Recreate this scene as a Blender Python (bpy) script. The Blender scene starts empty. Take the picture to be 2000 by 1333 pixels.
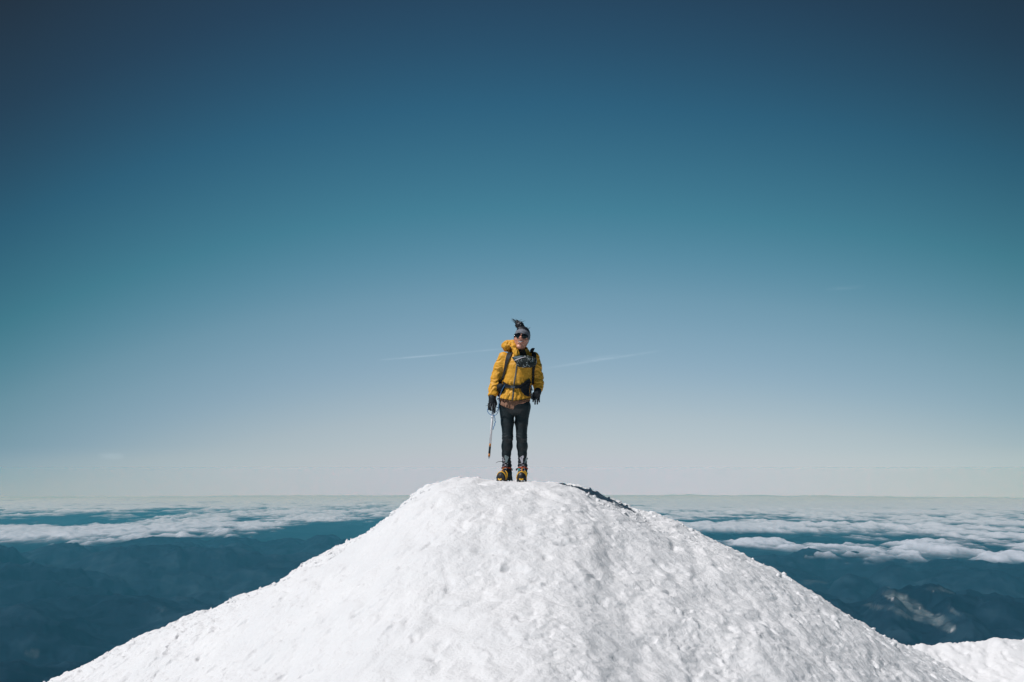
import bpy, bmesh, math, random
import numpy as np
from mathutils import Vector, Matrix, Quaternion

# ------------------------------------------------------------------ camera, sky, sun, exposure
SC = bpy.context.scene
COL = SC.collection
F_PX = 2222.0                      # focal length in photo pixels (2000 px wide frame)
PITCH = math.radians(6.33)
cam_data = bpy.data.cameras.new("camera")
cam_data.sensor_width = 36.0
cam_data.lens = 36.0 * F_PX / 2000.0
cam_data.clip_start = 0.1
cam_data.clip_end = 600000.0
cam = bpy.data.objects.new("camera", cam_data)
COL.objects.link(cam)
cam.location = (0, 0, 0)
cam.rotation_euler = (math.pi / 2 + PITCH, 0, 0)
SC.camera = cam

HAZE_D = 1.75e-5                   # density of the blue air, per metre
SUN_EL, SUN_AZ = math.radians(56), math.radians(-114)
world = bpy.data.worlds.new("World")
SC.world = world
world.use_nodes = True
WN, WL = world.node_tree.nodes, world.node_tree.links


def wnode(t, **kw):
    n = WN.new(t)
    for k, v in kw.items():
        setattr(n, k, v)
    return n


def wmath(op, a, b=None, c=None, clamp=False):
    n = wnode('ShaderNodeMath', operation=op, use_clamp=clamp)
    for i, v in enumerate((a, b, c)):
        if v is None:
            continue
        if isinstance(v, (int, float)):
            n.inputs[i].default_value = v
        else:
            WL.new(v, n.inputs[i])
    return n.outputs[0]


def set_ramp(rn, stops, interp='LINEAR'):
    r = rn.color_ramp
    r.interpolation = interp
    while len(r.elements) > 1:
        r.elements.remove(r.elements[-1])
    r.elements[0].position = stops[0][0]
    r.elements[0].color = tuple(stops[0][1]) + (1,)
    for p, c in stops[1:]:
        e = r.elements.new(p)
        e.color = tuple(c) + (1,)


sky = wnode('ShaderNodeTexSky', sky_type='NISHITA', sun_disc=False)
sky.sun_elevation, sky.sun_rotation, sky.altitude = SUN_EL, SUN_AZ, 3400
tc = wnode('ShaderNodeTexCoord')
sp = wnode('ShaderNodeSeparateXYZ')
WL.new(tc.outputs['Generated'], sp.inputs[0])
dx, dy, dz = sp.outputs
# polarised darkening and lens vignetting put into the sky colour away from the view axis: more on the left than on the right
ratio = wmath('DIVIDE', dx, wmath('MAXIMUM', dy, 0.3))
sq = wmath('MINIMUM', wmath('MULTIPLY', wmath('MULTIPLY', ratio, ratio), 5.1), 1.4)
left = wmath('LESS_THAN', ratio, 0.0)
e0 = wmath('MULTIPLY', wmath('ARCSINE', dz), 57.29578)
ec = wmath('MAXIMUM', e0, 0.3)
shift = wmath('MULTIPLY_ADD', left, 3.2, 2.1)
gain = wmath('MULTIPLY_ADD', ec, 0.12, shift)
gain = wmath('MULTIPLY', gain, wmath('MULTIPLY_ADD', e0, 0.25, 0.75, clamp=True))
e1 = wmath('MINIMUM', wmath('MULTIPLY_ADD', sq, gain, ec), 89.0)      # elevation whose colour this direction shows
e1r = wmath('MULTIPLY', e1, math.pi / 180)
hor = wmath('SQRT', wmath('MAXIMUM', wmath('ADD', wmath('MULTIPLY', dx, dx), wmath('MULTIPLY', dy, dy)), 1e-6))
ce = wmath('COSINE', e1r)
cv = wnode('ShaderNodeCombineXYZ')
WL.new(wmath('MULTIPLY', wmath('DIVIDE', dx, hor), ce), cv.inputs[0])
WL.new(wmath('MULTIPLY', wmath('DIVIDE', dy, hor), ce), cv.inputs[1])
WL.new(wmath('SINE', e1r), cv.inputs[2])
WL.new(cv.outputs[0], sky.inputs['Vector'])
# colour grade of the sky by elevation (the photograph's deep teal)
GE = [0.0, 0.3, 1.2, 3.05, 5.5, 8.0, 10.5, 13.1, 18.2, 22.9, 33, 60, 90]
GR = [(.70, .70, .89), (.70, .70, .89), (.76, .735, .82), (.88, .81, .78), (.84, .87, .80), (.80, .94, .81), (.57, .905, .775),
      (.375, .845, .71), (.245, .62, .595), (.223, .40, .41), (.235, .205, .175), (.38, .42, .38), (.38, .42, .38)]
stops = []
for p in list(np.linspace(0, 1, 30)):
    e = (p ** 2.0) * 90
    g = [float(np.interp(e, GE, [q[i] for q in GR])) for i in range(3)]
    stops.append((p, g))
ramp = wnode('ShaderNodeValToRGB')
WL.new(wmath('SQRT', wmath('DIVIDE', e1, 90.0), clamp=True), ramp.inputs[0])
set_ramp(ramp, stops, 'LINEAR')
mul = wnode('ShaderNodeMix', data_type='RGBA', blend_type='MULTIPLY')
mul.inputs[0].default_value = 1.0
WL.new(sky.outputs[0], mul.inputs[6])
WL.new(ramp.outputs[0], mul.inputs[7])
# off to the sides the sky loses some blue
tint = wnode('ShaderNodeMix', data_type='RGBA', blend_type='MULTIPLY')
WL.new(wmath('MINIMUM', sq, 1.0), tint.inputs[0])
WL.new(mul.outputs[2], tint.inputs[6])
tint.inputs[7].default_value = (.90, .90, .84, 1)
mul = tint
# faint high streaks of ice cloud, fixed in the sky
horiz = wmath('MAXIMUM', dy, 0.05)
az_t = wmath('DIVIDE', dx, horiz)
el_t = wmath('DIVIDE', dz, horiz)
streak = None
for (xa, ya, xb, yb, wd, amp, back) in [(735, 704, 900, 690, 1.4, .075, 0), (880, 691, 990, 681, 1.4, .045, 0), (1050, 722, 1300, 684, 2.0, .045, 0), (1130, 706, 1215, 694, 3.4, .030, 0),
                                        (190, 890, 245, 892, 5.0, .05, 0), (1610, 566, 1690, 560, 3, .02, 0)]:
    def tt(px, py):
        u, v = (px - 1000) / F_PX, -(py - 666.5) / F_PX
        yy = math.cos(PITCH) - v * math.sin(PITCH)
        return u / yy, (math.sin(PITCH) + v * math.cos(PITCH)) / yy
    (a0, t0), (a1, t1) = tt(xa, ya), tt(xb, yb)
    s_ = wmath('DIVIDE', wmath('SUBTRACT', az_t, a0), a1 - a0)              # 0..1 along the streak
    win = wmath('MULTIPLY', wmath('MULTIPLY', s_, wmath('SUBTRACT', 1.0, s_)), 4.0, clamp=True)
    dev = wmath('DIVIDE', wmath('SUBTRACT', el_t, wmath('MULTIPLY_ADD', s_, t1 - t0, t0)), wd / F_PX)
    band = wmath('DIVIDE', 1.0, wmath('MULTIPLY_ADD', wmath('MULTIPLY', dev, dev), wmath('MULTIPLY', dev, dev), 1.0))
    term = wmath('MULTIPLY', wmath('MULTIPLY', band, win), amp)
    streak = term if streak is None else wmath('ADD', streak, term)
sn = wnode('ShaderNodeTexNoise'); sn.inputs['Scale'].default_value = 60; sn.inputs['Detail'].default_value = 5
smap = wnode('ShaderNodeMapping'); smap.inputs['Scale'].default_value = (1, 1, 7)
WL.new(tc.outputs['Generated'], smap.inputs[0]); WL.new(smap.outputs[0], sn.inputs['Vector'])
streak = wmath('MULTIPLY', streak, wmath('MULTIPLY_ADD', sn.outputs[0], 2.6, -.35, clamp=True))
streak = wmath('MULTIPLY', wmath('MULTIPLY', streak, wmath('GREATER_THAN', dy, 0.3)), 10.0)
sc = wnode('ShaderNodeCombineXYZ')
for i in range(3):
    WL.new(streak, sc.inputs[i])
sv = wnode('ShaderNodeVectorMath', operation='ADD')
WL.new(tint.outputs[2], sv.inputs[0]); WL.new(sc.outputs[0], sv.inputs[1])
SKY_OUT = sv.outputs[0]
# added glow in the sky colour just under the horizon line, seen through the whole depth of the haze
# a sight line that runs level leaves the haze only after many kilometres: the background behind it is brightened to shine
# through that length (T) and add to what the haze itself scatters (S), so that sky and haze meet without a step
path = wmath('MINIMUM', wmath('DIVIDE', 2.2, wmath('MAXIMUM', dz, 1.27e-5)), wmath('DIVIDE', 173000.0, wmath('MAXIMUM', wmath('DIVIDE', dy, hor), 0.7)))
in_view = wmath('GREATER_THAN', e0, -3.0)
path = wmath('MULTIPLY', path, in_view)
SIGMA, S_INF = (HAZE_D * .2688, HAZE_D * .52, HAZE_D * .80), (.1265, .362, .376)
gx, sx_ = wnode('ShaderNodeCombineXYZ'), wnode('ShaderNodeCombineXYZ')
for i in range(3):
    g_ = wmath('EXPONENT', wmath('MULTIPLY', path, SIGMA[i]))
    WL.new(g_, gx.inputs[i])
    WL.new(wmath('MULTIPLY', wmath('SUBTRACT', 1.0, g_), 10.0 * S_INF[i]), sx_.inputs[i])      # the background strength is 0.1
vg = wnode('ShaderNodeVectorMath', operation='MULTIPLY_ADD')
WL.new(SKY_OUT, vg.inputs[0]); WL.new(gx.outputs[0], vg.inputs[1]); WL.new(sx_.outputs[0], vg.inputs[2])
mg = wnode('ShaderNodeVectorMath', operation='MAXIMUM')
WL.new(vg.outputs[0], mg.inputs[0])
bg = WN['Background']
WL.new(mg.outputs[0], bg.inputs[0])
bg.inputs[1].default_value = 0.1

sun_data = bpy.data.lights.new("sun", 'SUN')
sun_data.energy = 4.0
sun_data.angle = math.radians(0.53)
sun_data.color = (1.0, 0.975, 0.975)
sun = bpy.data.objects.new("sun", sun_data)
COL.objects.link(sun)
SUN_DIR = Vector((math.sin(SUN_AZ) * math.cos(SUN_EL), math.cos(SUN_AZ) * math.cos(SUN_EL), math.sin(SUN_EL)))
sun.rotation_euler = SUN_DIR.to_track_quat('Z', 'Y').to_euler()
sun.location = (-30, -20, 60)

vs = SC.view_settings
vs.view_transform, vs.look, vs.exposure, vs.gamma = 'Standard', 'None', 0.0, 1.0
cy = SC.cycles
cy.use_denoising = True
cy.max_bounces = 8
cy.transparent_max_bounces = 24
cy.volume_bounces = 0
cy.use_adaptive_sampling = False
cy.sample_clamp_indirect = 6.0

# ------------------------------------------------------------------ numeric helpers
RNG = np.random.RandomState(7)
PERM = RNG.permutation(256)
PERM = np.concatenate([PERM, PERM, PERM])
_a = RNG.rand(256) * 2 * np.pi
G2 = np.stack([np.cos(_a), np.sin(_a)], 1)
_g = RNG.randn(256, 3)
G3 = _g / np.linalg.norm(_g, axis=1)[:, None]


def fade(t):
    return t * t * t * (t * (t * 6 - 15) + 10)


def perlin2(x, y, seed=0):
    x = np.asarray(x, float); y = np.asarray(y, float)
    xi = np.floor(x).astype(np.int64); yi = np.floor(y).astype(np.int64)
    xf, yf = x - xi, y - yi
    xi = (xi + seed * 37) & 255; yi = (yi + seed * 91) & 255
    u, v = fade(xf), fade(yf)

    def g(ix, iy, fx, fy):
        h = PERM[(PERM[ix & 255] + iy) & 255]
        return G2[h, 0] * fx + G2[h, 1] * fy
    a = g(xi, yi, xf, yf); b = g(xi + 1, yi, xf - 1, yf)
    c = g(xi, yi + 1, xf, yf - 1); d = g(xi + 1, yi + 1, xf - 1, yf - 1)
    return 1.5 * ((a + (b - a) * u) + ((c + (d - c) * u) - (a + (b - a) * u)) * v)


def perlin3(x, y, z, seed=0):
    xi = np.floor(x).astype(np.int64); yi = np.floor(y).astype(np.int64); zi = np.floor(z).astype(np.int64)
    xf, yf, zf = x - xi, y - yi, z - zi
    xi += seed * 17
    u, v, w = fade(xf), fade(yf), fade(zf)
    r = 0
    for ix in (0, 1):
        wx = u if ix else 1 - u
        for iy in (0, 1):
            wy = v if iy else 1 - v
            for iz in (0, 1):
                wz = w if iz else 1 - w
                h = PERM[(PERM[(PERM[(xi + ix) & 255] + yi + iy) & 255] + zi + iz) & 255]
                r = r + wx * wy * wz * (G3[h, 0] * (xf - ix) + G3[h, 1] * (yf - iy) + G3[h, 2] * (zf - iz))
    return 1.5 * r


def fbm2(x, y, oct=4, seed=0, gain=0.5, lac=2.03):
    r, a = 0, 1.0
    for i in range(oct):
        r = r + a * perlin2(x, y, seed + i)
        x = x * lac + 3.1; y = y * lac + 1.7; a *= gain
    return r


def sstep(a, b, x):
    t = np.clip((x - a) / (b - a), 0, 1)
    return t * t * (3 - 2 * t)


def px_dir(px, py):
    """direction through a photo pixel, in world axes (not normalised)"""
    u = (np.asarray(px, float) - 1000.0) / F_PX
    v = -(np.asarray(py, float) - 666.5) / F_PX
    return u, math.cos(PITCH) - v * math.sin(PITCH), math.sin(PITCH) + v * math.cos(PITCH)


def px_at(px, py, Y):
    """world point at depth Y behind a photo pixel"""
    a, b, c = px_dir(px, py)
    return np.array([a / b * Y, Y + 0 * a, c / b * Y])


# ------------------------------------------------------------------ object helpers
def link(o, parent=None):
    COL.objects.link(o)
    if parent is not None:
        o.parent = parent
    return o


def tag(o, label=None, category=None, group=None, kind=None):
    for k, v in (('label', label), ('category', category), ('group', group), ('kind', kind)):
        if v:
            o[k] = v
    return o


def mesh_np(name, verts, quads, mat=None, parent=None, smooth=True, attrs=None, tris=False):
    me = bpy.data.meshes.new(name)
    verts = np.ascontiguousarray(verts, dtype=np.float32)
    quads = np.ascontiguousarray(quads, dtype=np.int32)
    k = quads.shape[1]
    me.vertices.add(len(verts)); me.vertices.foreach_set('co', verts.ravel())
    me.loops.add(quads.size); me.loops.foreach_set('vertex_index', quads.ravel())
    me.polygons.add(len(quads))
    me.polygons.foreach_set('loop_start', np.arange(0, quads.size, k, dtype=np.int32))
    me.polygons.foreach_set('loop_total', np.full(len(quads), k, dtype=np.int32))
    me.polygons.foreach_set('use_smooth', np.full(len(quads), smooth, dtype=bool))
    me.update(calc_edges=True)
    for an, av in (attrs or {}).items():
        at = me.attributes.new(an, 'FLOAT', 'POINT')
        at.data.foreach_set('value', np.ascontiguousarray(av, dtype=np.float32).ravel())
    if mat:
        me.materials.append(mat)
    return link(bpy.data.objects.new(name, me), parent)


def grid_quads(nr, nc):
    i = np.arange(nr * nc).reshape(nr, nc)
    return np.stack([i[:-1, :-1], i[:-1, 1:], i[1:, 1:], i[1:, :-1]], -1).reshape(-1, 4)


def material(name):
    m = bpy.data.materials.new(name)
    m.use_nodes = True
    nt = m.node_tree
    return m, nt, nt.nodes, nt.links, nt.nodes['Principled BSDF']


def simple_mat(name, col, rough=0.7, metal=0.0, bump=0.0, scale=60.0, var=0.12, spec=0.5, stretch=(1, 1, 1)):
    """plain material with some procedural variation of tone and a fine bump"""
    m, nt, N, L, B = material(name)
    tcn = N.new('ShaderNodeTexCoord')
    mp = N.new('ShaderNodeMapping'); mp.inputs['Scale'].default_value = stretch
    L.new(tcn.outputs['Object'], mp.inputs[0])
    nz = N.new('ShaderNodeTexNoise'); nz.inputs['Scale'].default_value = scale; nz.inputs['Detail'].default_value = 4
    L.new(mp.outputs[0], nz.inputs['Vector'])
    r = N.new('ShaderNodeValToRGB')
    set_ramp(r, [(0.3, tuple(c * (1 - var) for c in col)), (0.7, tuple(min(1, c * (1 + var)) for c in col))])
    L.new(nz.outputs[0], r.inputs[0]); L.new(r.outputs[0], B.inputs['Base Color'])
    B.inputs['Roughness'].default_value = rough
    B.inputs['Metallic'].default_value = metal
    B.inputs['Specular IOR Level'].default_value = spec
    if bump:
        b = N.new('ShaderNodeBump'); b.inputs['Strength'].default_value = bump; b.inputs['Distance'].default_value = 0.004
        L.new(nz.outputs[0], b.inputs['Height']); L.new(b.outputs[0], B.inputs['Normal'])
    return m

# ------------------------------------------------------------------ materials of the setting
def snow_material():
    m, nt, N, L, B = material("snow")
    tcn = N.new('ShaderNodeTexCoord')
    n1 = N.new('ShaderNodeTexNoise'); n1.inputs['Scale'].default_value = 55; n1.inputs['Detail'].default_value = 5
    n1.inputs['Roughness'].default_value = 0.6
    L.new(tcn.outputs['Object'], n1.inputs['Vector'])
    b = N.new('ShaderNodeBump'); b.inputs['Strength'].default_value = 0.8; b.inputs['Distance'].default_value = 0.014
    L.new(n1.outputs[0], b.inputs['Height']); L.new(b.outputs[0], B.inputs['Normal'])
    n2 = N.new('ShaderNodeTexNoise'); n2.inputs['Scale'].default_value = 1.7; n2.inputs['Detail'].default_value = 6
    L.new(tcn.outputs['Object'], n2.inputs['Vector'])
    r = N.new('ShaderNodeValToRGB')
    set_ramp(r, [(0.3, (0.70, 0.705, 0.715)), (0.7, (0.755, 0.755, 0.76))])
    L.new(n2.outputs[0], r.inputs[0]); L.new(r.outputs[0], B.inputs['Base Color'])
    B.inputs['Roughness'].default_value = 0.6
    B.inputs['Specular IOR Level'].default_value = 0.25
    B.inputs['Subsurface Weight'].default_value = 0.5
    B.inputs['Subsurface Radius'].default_value = (1.0, 1.0, 1.0)
    B.inputs['Subsurface Scale'].default_value = 0.03
    return m


def forest_material():
    m, nt, N, L, B = material("forest_floor")
    tcn = N.new('ShaderNodeTexCoord')
    n1 = N.new('ShaderNodeTexNoise'); n1.inputs['Scale'].default_value = 1 / 420.0; n1.inputs['Detail'].default_value = 7
    n1.inputs['Roughness'].default_value = 0.62
    L.new(tcn.outputs['Object'], n1.inputs['Vector'])
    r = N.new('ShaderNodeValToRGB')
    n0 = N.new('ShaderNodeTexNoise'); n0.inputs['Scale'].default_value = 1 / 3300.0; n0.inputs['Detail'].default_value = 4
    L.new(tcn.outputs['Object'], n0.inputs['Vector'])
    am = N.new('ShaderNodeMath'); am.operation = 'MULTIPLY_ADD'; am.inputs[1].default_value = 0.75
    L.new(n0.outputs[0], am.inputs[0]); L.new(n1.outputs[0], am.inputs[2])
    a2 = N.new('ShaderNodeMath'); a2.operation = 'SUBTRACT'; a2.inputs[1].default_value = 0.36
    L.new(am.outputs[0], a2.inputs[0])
    set_ramp(r, [(0.32, (0.003, 0.005, 0.012)), (0.54, (0.008, 0.016, 0.030)), (0.76, (0.020, 0.038, 0.058))])  # bluer than conifers: some of the haze is put into the ground colour
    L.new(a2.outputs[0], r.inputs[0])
    at = N.new('ShaderNodeAttribute'); at.attribute_name = 'bare'
    n2 = N.new('ShaderNodeTexNoise'); n2.inputs['Scale'].default_value = 1 / 90.0; n2.inputs['Detail'].default_value = 6
    n2.inputs['Roughness'].default_value = 0.7
    L.new(tcn.outputs['Object'], n2.inputs['Vector'])
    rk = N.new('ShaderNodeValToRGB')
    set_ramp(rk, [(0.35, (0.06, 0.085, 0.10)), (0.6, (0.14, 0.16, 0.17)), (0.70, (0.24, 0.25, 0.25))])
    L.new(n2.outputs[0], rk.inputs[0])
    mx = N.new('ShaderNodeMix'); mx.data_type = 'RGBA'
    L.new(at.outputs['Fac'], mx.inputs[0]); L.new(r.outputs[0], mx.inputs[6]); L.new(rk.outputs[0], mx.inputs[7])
    at2 = N.new('ShaderNodeAttribute'); at2.attribute_name = 'snow_patch'
    mx2 = N.new('ShaderNodeMix'); mx2.data_type = 'RGBA'
    L.new(at2.outputs['Fac'], mx2.inputs[0]); L.new(mx.outputs[2], mx2.inputs[6]); mx2.inputs[7].default_value = (.38, .39, .42, 1)
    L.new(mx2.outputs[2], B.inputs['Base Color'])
    B.inputs['Roughness'].default_value = 0.95
    B.inputs['Specular IOR Level'].default_value = 0.05
    return m


def cloud_material():
    m, nt, N, L, B = material("cloud")
    out = N['Material Output']
    N.remove(B)
    d = N.new('ShaderNodeBsdfDiffuse'); d.inputs[0].default_value = (0.63, 0.70, 0.85, 1)
    t = N.new('ShaderNodeBsdfTranslucent'); t.inputs[0].default_value = (0.63, 0.70, 0.85, 1)
    mt = N.new('ShaderNodeMixShader'); mt.inputs[0].default_value = 0.18
    L.new(d.outputs[0], mt.inputs[1]); L.new(t.outputs[0], mt.inputs[2])
    tr = N.new('ShaderNodeBsdfTransparent')
    at = N.new('ShaderNodeAttribute'); at.attribute_name = 'cover'
    mx = N.new('ShaderNodeMixShader')
    L.new(at.outputs['Fac'], mx.inputs[0]); L.new(tr.outputs[0], mx.inputs[1]); L.new(mt.outputs[0], mx.inputs[2])
    L.new(mx.outputs[0], out.inputs['Surface'])
    return m


# ------------------------------------------------------------------ far country: terrain and cloud sea
EARTH_2R = 2 * 6371000.0
FLOOR = -2780.0


def row_dist(py, zdeck):
    """ground distance at which the level zdeck (above the datum at the camera) is seen at photo row py"""
    _, b, c = px_dir(1000, py)
    s = -c / b
    disc = s * s - 4 * (-zdeck) / EARTH_2R
    disc = np.maximum(disc, 0)
    return (s - np.sqrt(disc)) / 2 * EARTH_2R


def tan_el(px, py):
    a, b, c = px_dir(px, py)
    return c / np.hypot(a, b)


def to_px(X, Y, Z):
    yc = Y * math.cos(PITCH) + Z * math.sin(PITCH)
    zc = Z * math.cos(PITCH) - Y * math.sin(PITCH)
    yc = np.maximum(yc, 1.0)
    return 1000 + F_PX * X / yc, 666.5 - F_PX * zc / yc


def az_of(px):
    a, b, c = px_dir(px, 1060)
    return np.arctan2(a, b)


# (photo column, photo row of the top, distance km, half width in photo px left / right, depth km)
HILLS = [
    (-60, 1056, 30, 70, 75, 2.2), (150, 1062, 33, 90, 60, 2.5), (330, 1052, 35.5, 110, 60, 3.0),
    (455, 1050, 36, 60, 50, 2.6), (355, 1056, 33, 50, 45, 2.0),
    (640, 1046, 34.5, 42, 34, 2.2), (560, 1055, 35, 60, 50, 2.2), (440, 1062, 32.5, 40, 40, 1.8), (690, 1056, 34, 60, 60, 2.0),
    (270, 1070, 29, 80, 240, 2.2), (40, 1106, 26, 120, 120, 2.0), (520, 1085, 29, 160, 140, 2.5),
    (210, 1164, 22.0, 200, 160, 1.4), (30, 1188, 19.8, 130, 110, 1.2), (420, 1180, 21, 120, 150, 1.2), (30, 1298, 15.6, 100, 90, .7),
    (20, 1003, 72, 110, 90, 6), (200, 1000, 78, 70, 60, 5), (272, 993, 85, 45, 34, 5), (40, 979, 128, 90, 50, 7),
    (470, 1012, 55, 28, 34, 4), (730, 1007, 66, 60, 80, 5),
    (1290, 1005, 74, 16, 16, 4), (1362, 1016, 55, 24, 26, 3), (1330, 1024, 50, 60, 60, 3.5),
    (1485, 1041, 42, 60, 40, 3), (1400, 1046, 40, 60, 60, 3), (1590, 1050, 41, 60, 50, 3), (1700, 1048, 44, 60, 60, 3), (1900, 1052, 42, 80, 80, 3),
    (1576, 1075, 32, 30, 34, 1.8), (1652, 1079, 32.4, 30, 44, 1.8), (1500, 1088, 30, 60, 60, 2), (1740, 1092, 31, 90, 60, 2),
    (1880, 1094, 29.5, 90, 90, 2), (2010, 1099, 29, 60, 60, 2), (1480, 1112, 27, 70, 90, 1.6),
    (1745, 1116, 26.5, 50, 70, 1.6), (1663, 1131, 24.8, 32, 44, 1.1), (1900, 1124, 26, 100, 110, 1.8), (1560, 1144, 24, 70, 60, 1.2),
    (1745, 1150, 18.6, 50, 50, 2.0), (1792, 1154, 18.8, 60, 60, 2.0), (1840, 1147, 19.0, 55, 90, 2.1), (1940, 1163, 19.2, 60, 90, 2.0), (1640, 1178, 18.8, 60, 60, 1.8), (1690, 1172, 19.2, 60, 50, .9), (1930, 1168, 19.8, 60, 80, .9),
    (1820, 1192, 18.6, 90, 60, .8), (1990, 1180, 20.5, 60, 60, 1.0), (1800, 1235, 17.0, 60, 40, .5),
]


def terrain():
    az_c = np.linspace(-29, 29, 1000)
    az = np.radians(np.concatenate([np.arange(-180, -30, 5.0), az_c, np.arange(31, 181, 5.0)]))
    az[-1] = math.pi
    rows_py = np.concatenate([np.linspace(1450, 1120, 260), np.linspace(1119, 976, 300)])
    r = np.concatenate([[900, 2000, 3500, 5000, 6500, 8000, 9000], row_dist(rows_py, -2600.0), [172000.0]])
    r = np.unique(np.clip(r, 900, 172000))
    A, R_ = np.meshgrid(az, r)
    X, Y = R_ * np.sin(A), R_ * np.cos(A)
    h = FLOOR + 95 * fbm2(X / 5200, Y / 5200, 5, 3) + 150 * np.abs(fbm2(X / 9000, Y / 9000, 4, 11))
    near = sstep(0, 1, 1 - R_ / 9000.0)
    h = h + near * 1100
    warp = 1 + 0.35 * fbm2(X / 2600, Y / 2600, 4, 21)
    warp2 = fbm2(X / 1300, Y / 1300, 5, 23)
    warp3 = fbm2(X / 4200, Y / 4200, 3, 29)
    soft = []
    for (px, py, d, wl, wr, dep) in HILLS:
        d *= 1000.0 * (.88 if d < 34 else (.92 if d < 37 else 1.0))
        a0 = float(az_of(px))
        top = float(tan_el(px, py)) * d + d * d / EARTH_2R
        amp = top - FLOOR - 60
        lx = (A - a0) * F_PX / (1 + math.tan(a0) ** 2) * (1 + math.tan(a0) ** 2) ** 0.5 * (1 + math.tan(a0) ** 2) ** 0.5
        if d < 37000:
            wl, wr, dep = wl * 1.45, wr * 1.45, dep * 1.25
            lx = lx + 24 * warp2 + 16 * warp3
        wid = np.where(lx < 0, wl, wr)
        q = (lx / wid) ** 2 + ((R_ - d) / (dep * 1000)) ** 2
        qq = q * np.clip(warp + .35 * warp2, .4, 1.8)
        bump = (.35 * np.exp(-.6 * qq ** 1.2) + .65 * (1 + .38 * qq) ** -1.7) * amp
        soft.append(bump)
    S = np.zeros_like(h)
    for b in soft:
        k = 110.0
        hh = np.clip(.5 + .5 * (b - S) / k, 0, 1)
        S = S + (b - S) * hh + k * hh * (1 - hh) * .5
    rid = 1 - np.abs(fbm2(X / 1500, Y / 1500, 4, 31)) * 1.6
    rid2 = 1 - np.abs(fbm2(X / 620 + 9, Y / 620, 4, 37)) * 1.6
    S = S * (0.90 + (0.12 * rid + 0.05 * rid2) * sstep(60, 300, S))
    h = np.maximum(h, FLOOR + 60 + S + 30 * fbm2(X / 1100, Y / 1100, 3, 5)) * 0.5 + (h + S) * 0.5
    h = h + 7 * fbm2(X / 260, Y / 260, 3, 8) * sstep(45000, 20000, R_)
    Z = h - R_ ** 2 / EARTH_2R
    # where the forest is missing: photo-measured outline of the logged and bare ground on the near hill
    lx, ly = to_px(X, Y, Z)
    wob = 10 * fbm2(X / 500, Y / 500, 4, 41)
    bare = np.zeros_like(h)
    for (bx, by, sx, sy, rot, w) in [(1746, 1163, 26, 9, 0.25, 1.0), (1772, 1180, 34, 13, 0.35, .75), (1800, 1198, 30, 10, 0.5, .8),
                                     (1840, 1216, 24, 14, 0.5, .8), (1856, 1226, 12, 9, .3, .9), (1722, 1186, 34, 5, .1, .35),
                                     (1834, 1154, 26, 4, 0.15, .6), (1640, 1196, 22, 5, 0, .18), (1790, 1206, 48, 8, .3, .5),
                                     (1865, 1195, 18, 4, .6, .4), (58, 1275, 16, 6, -.2, .3), (312, 1187, 12, 2.4, -.15, .35), (1590, 1137, 26, 3, 0, .25)]:
        xx, yy = lx + wob - bx, ly + wob * .5 - by
        c, s = math.cos(rot), math.sin(rot)
        q = ((xx * c + yy * s) / sx) ** 2 + ((-xx * s + yy * c) / sy) ** 2
        bare = np.maximum(bare, w * sstep(1.25, 0.7, q))
    bare = bare * (.25 + .75 * sstep(-.30, .22, fbm2(X / 330, Y / 330, 4, 47)))
    spot = np.zeros_like(h)
    for (bx, by, s_) in [(1743, 1169, 3.2), (1797, 1188, 2.6), (1860, 1231, 4.5), (1869, 1173, 2.0), (1790, 1187, 1.8), (1617, 1088, 1.6)]:
        spot = np.maximum(spot, sstep(1.2, .5, ((lx - bx) / s_) ** 2 + ((ly - by) / (s_ * .6)) ** 2) * .8)
    nr, nc = A.shape
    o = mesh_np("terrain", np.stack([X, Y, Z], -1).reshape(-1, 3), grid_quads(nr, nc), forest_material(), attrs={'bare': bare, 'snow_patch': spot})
    tag(o, "dark blue forested hills and valleys far below the snow summit", kind='structure')
    return o


DECK = -2020.0
# where the cloud sea is open (-) or closed (+): photo column, row, half width, half height, weight
COVER = [
    (120, 1016, 170, 8, -1.5), (20, 1004, 120, 7, -.6), (300, 1003, 60, 6, -.5), (300, 1043, 120, 9, .4), (60, 1046, 110, 12, 1.2), (230, 1034, 140, 10, 1.05), (20, 1032, 60, 5, .6),
    (400, 1018, 130, 14, .6), (560, 1016, 60, 10, .3), (500, 1029, 40, 8, .4), (472, 1012, 26, 4, -1.4), (356, 1045, 10, 5, 1.6), (520, 1025, 40, 7, 1.1), (640, 1012, 80, 7, .8), (600, 1036, 90, 12, -1.6),
    (700, 1028, 110, 10, -1.6), (720, 1016, 80, 4, .4), (450, 1040, 70, 8, -.6),
    (1360, 1018, 50, 4, -1.6), (1440, 1028, 140, 5, 1.4), (1420, 1043, 90, 5, -1.9), (1560, 1050, 90, 8, -1.9), (1660, 1058, 70, 5, -1.2),
    (1480, 1061, 90, 6, 1.1), (1600, 1070, 70, 6, 1.2), (1690, 1078, 40, 6, .9), (1440, 1072, 60, 8, -.8), (1800, 1083, 70, 7, 1.2), (1960, 1091, 60, 6, 1.4),
    (1700, 1062, 70, 5, .5), (1850, 1060, 120, 10, .3), (1770, 1050, 50, 5, -.9), (1900, 1076, 70, 5, -1.3), (1950, 1050, 60, 5, -.3), (1840, 1040, 150, 10, .5),
    (1290, 1004, 20, 2.5, -1.2), (50, 978, 90, 2.5, -1.6),
]


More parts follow.
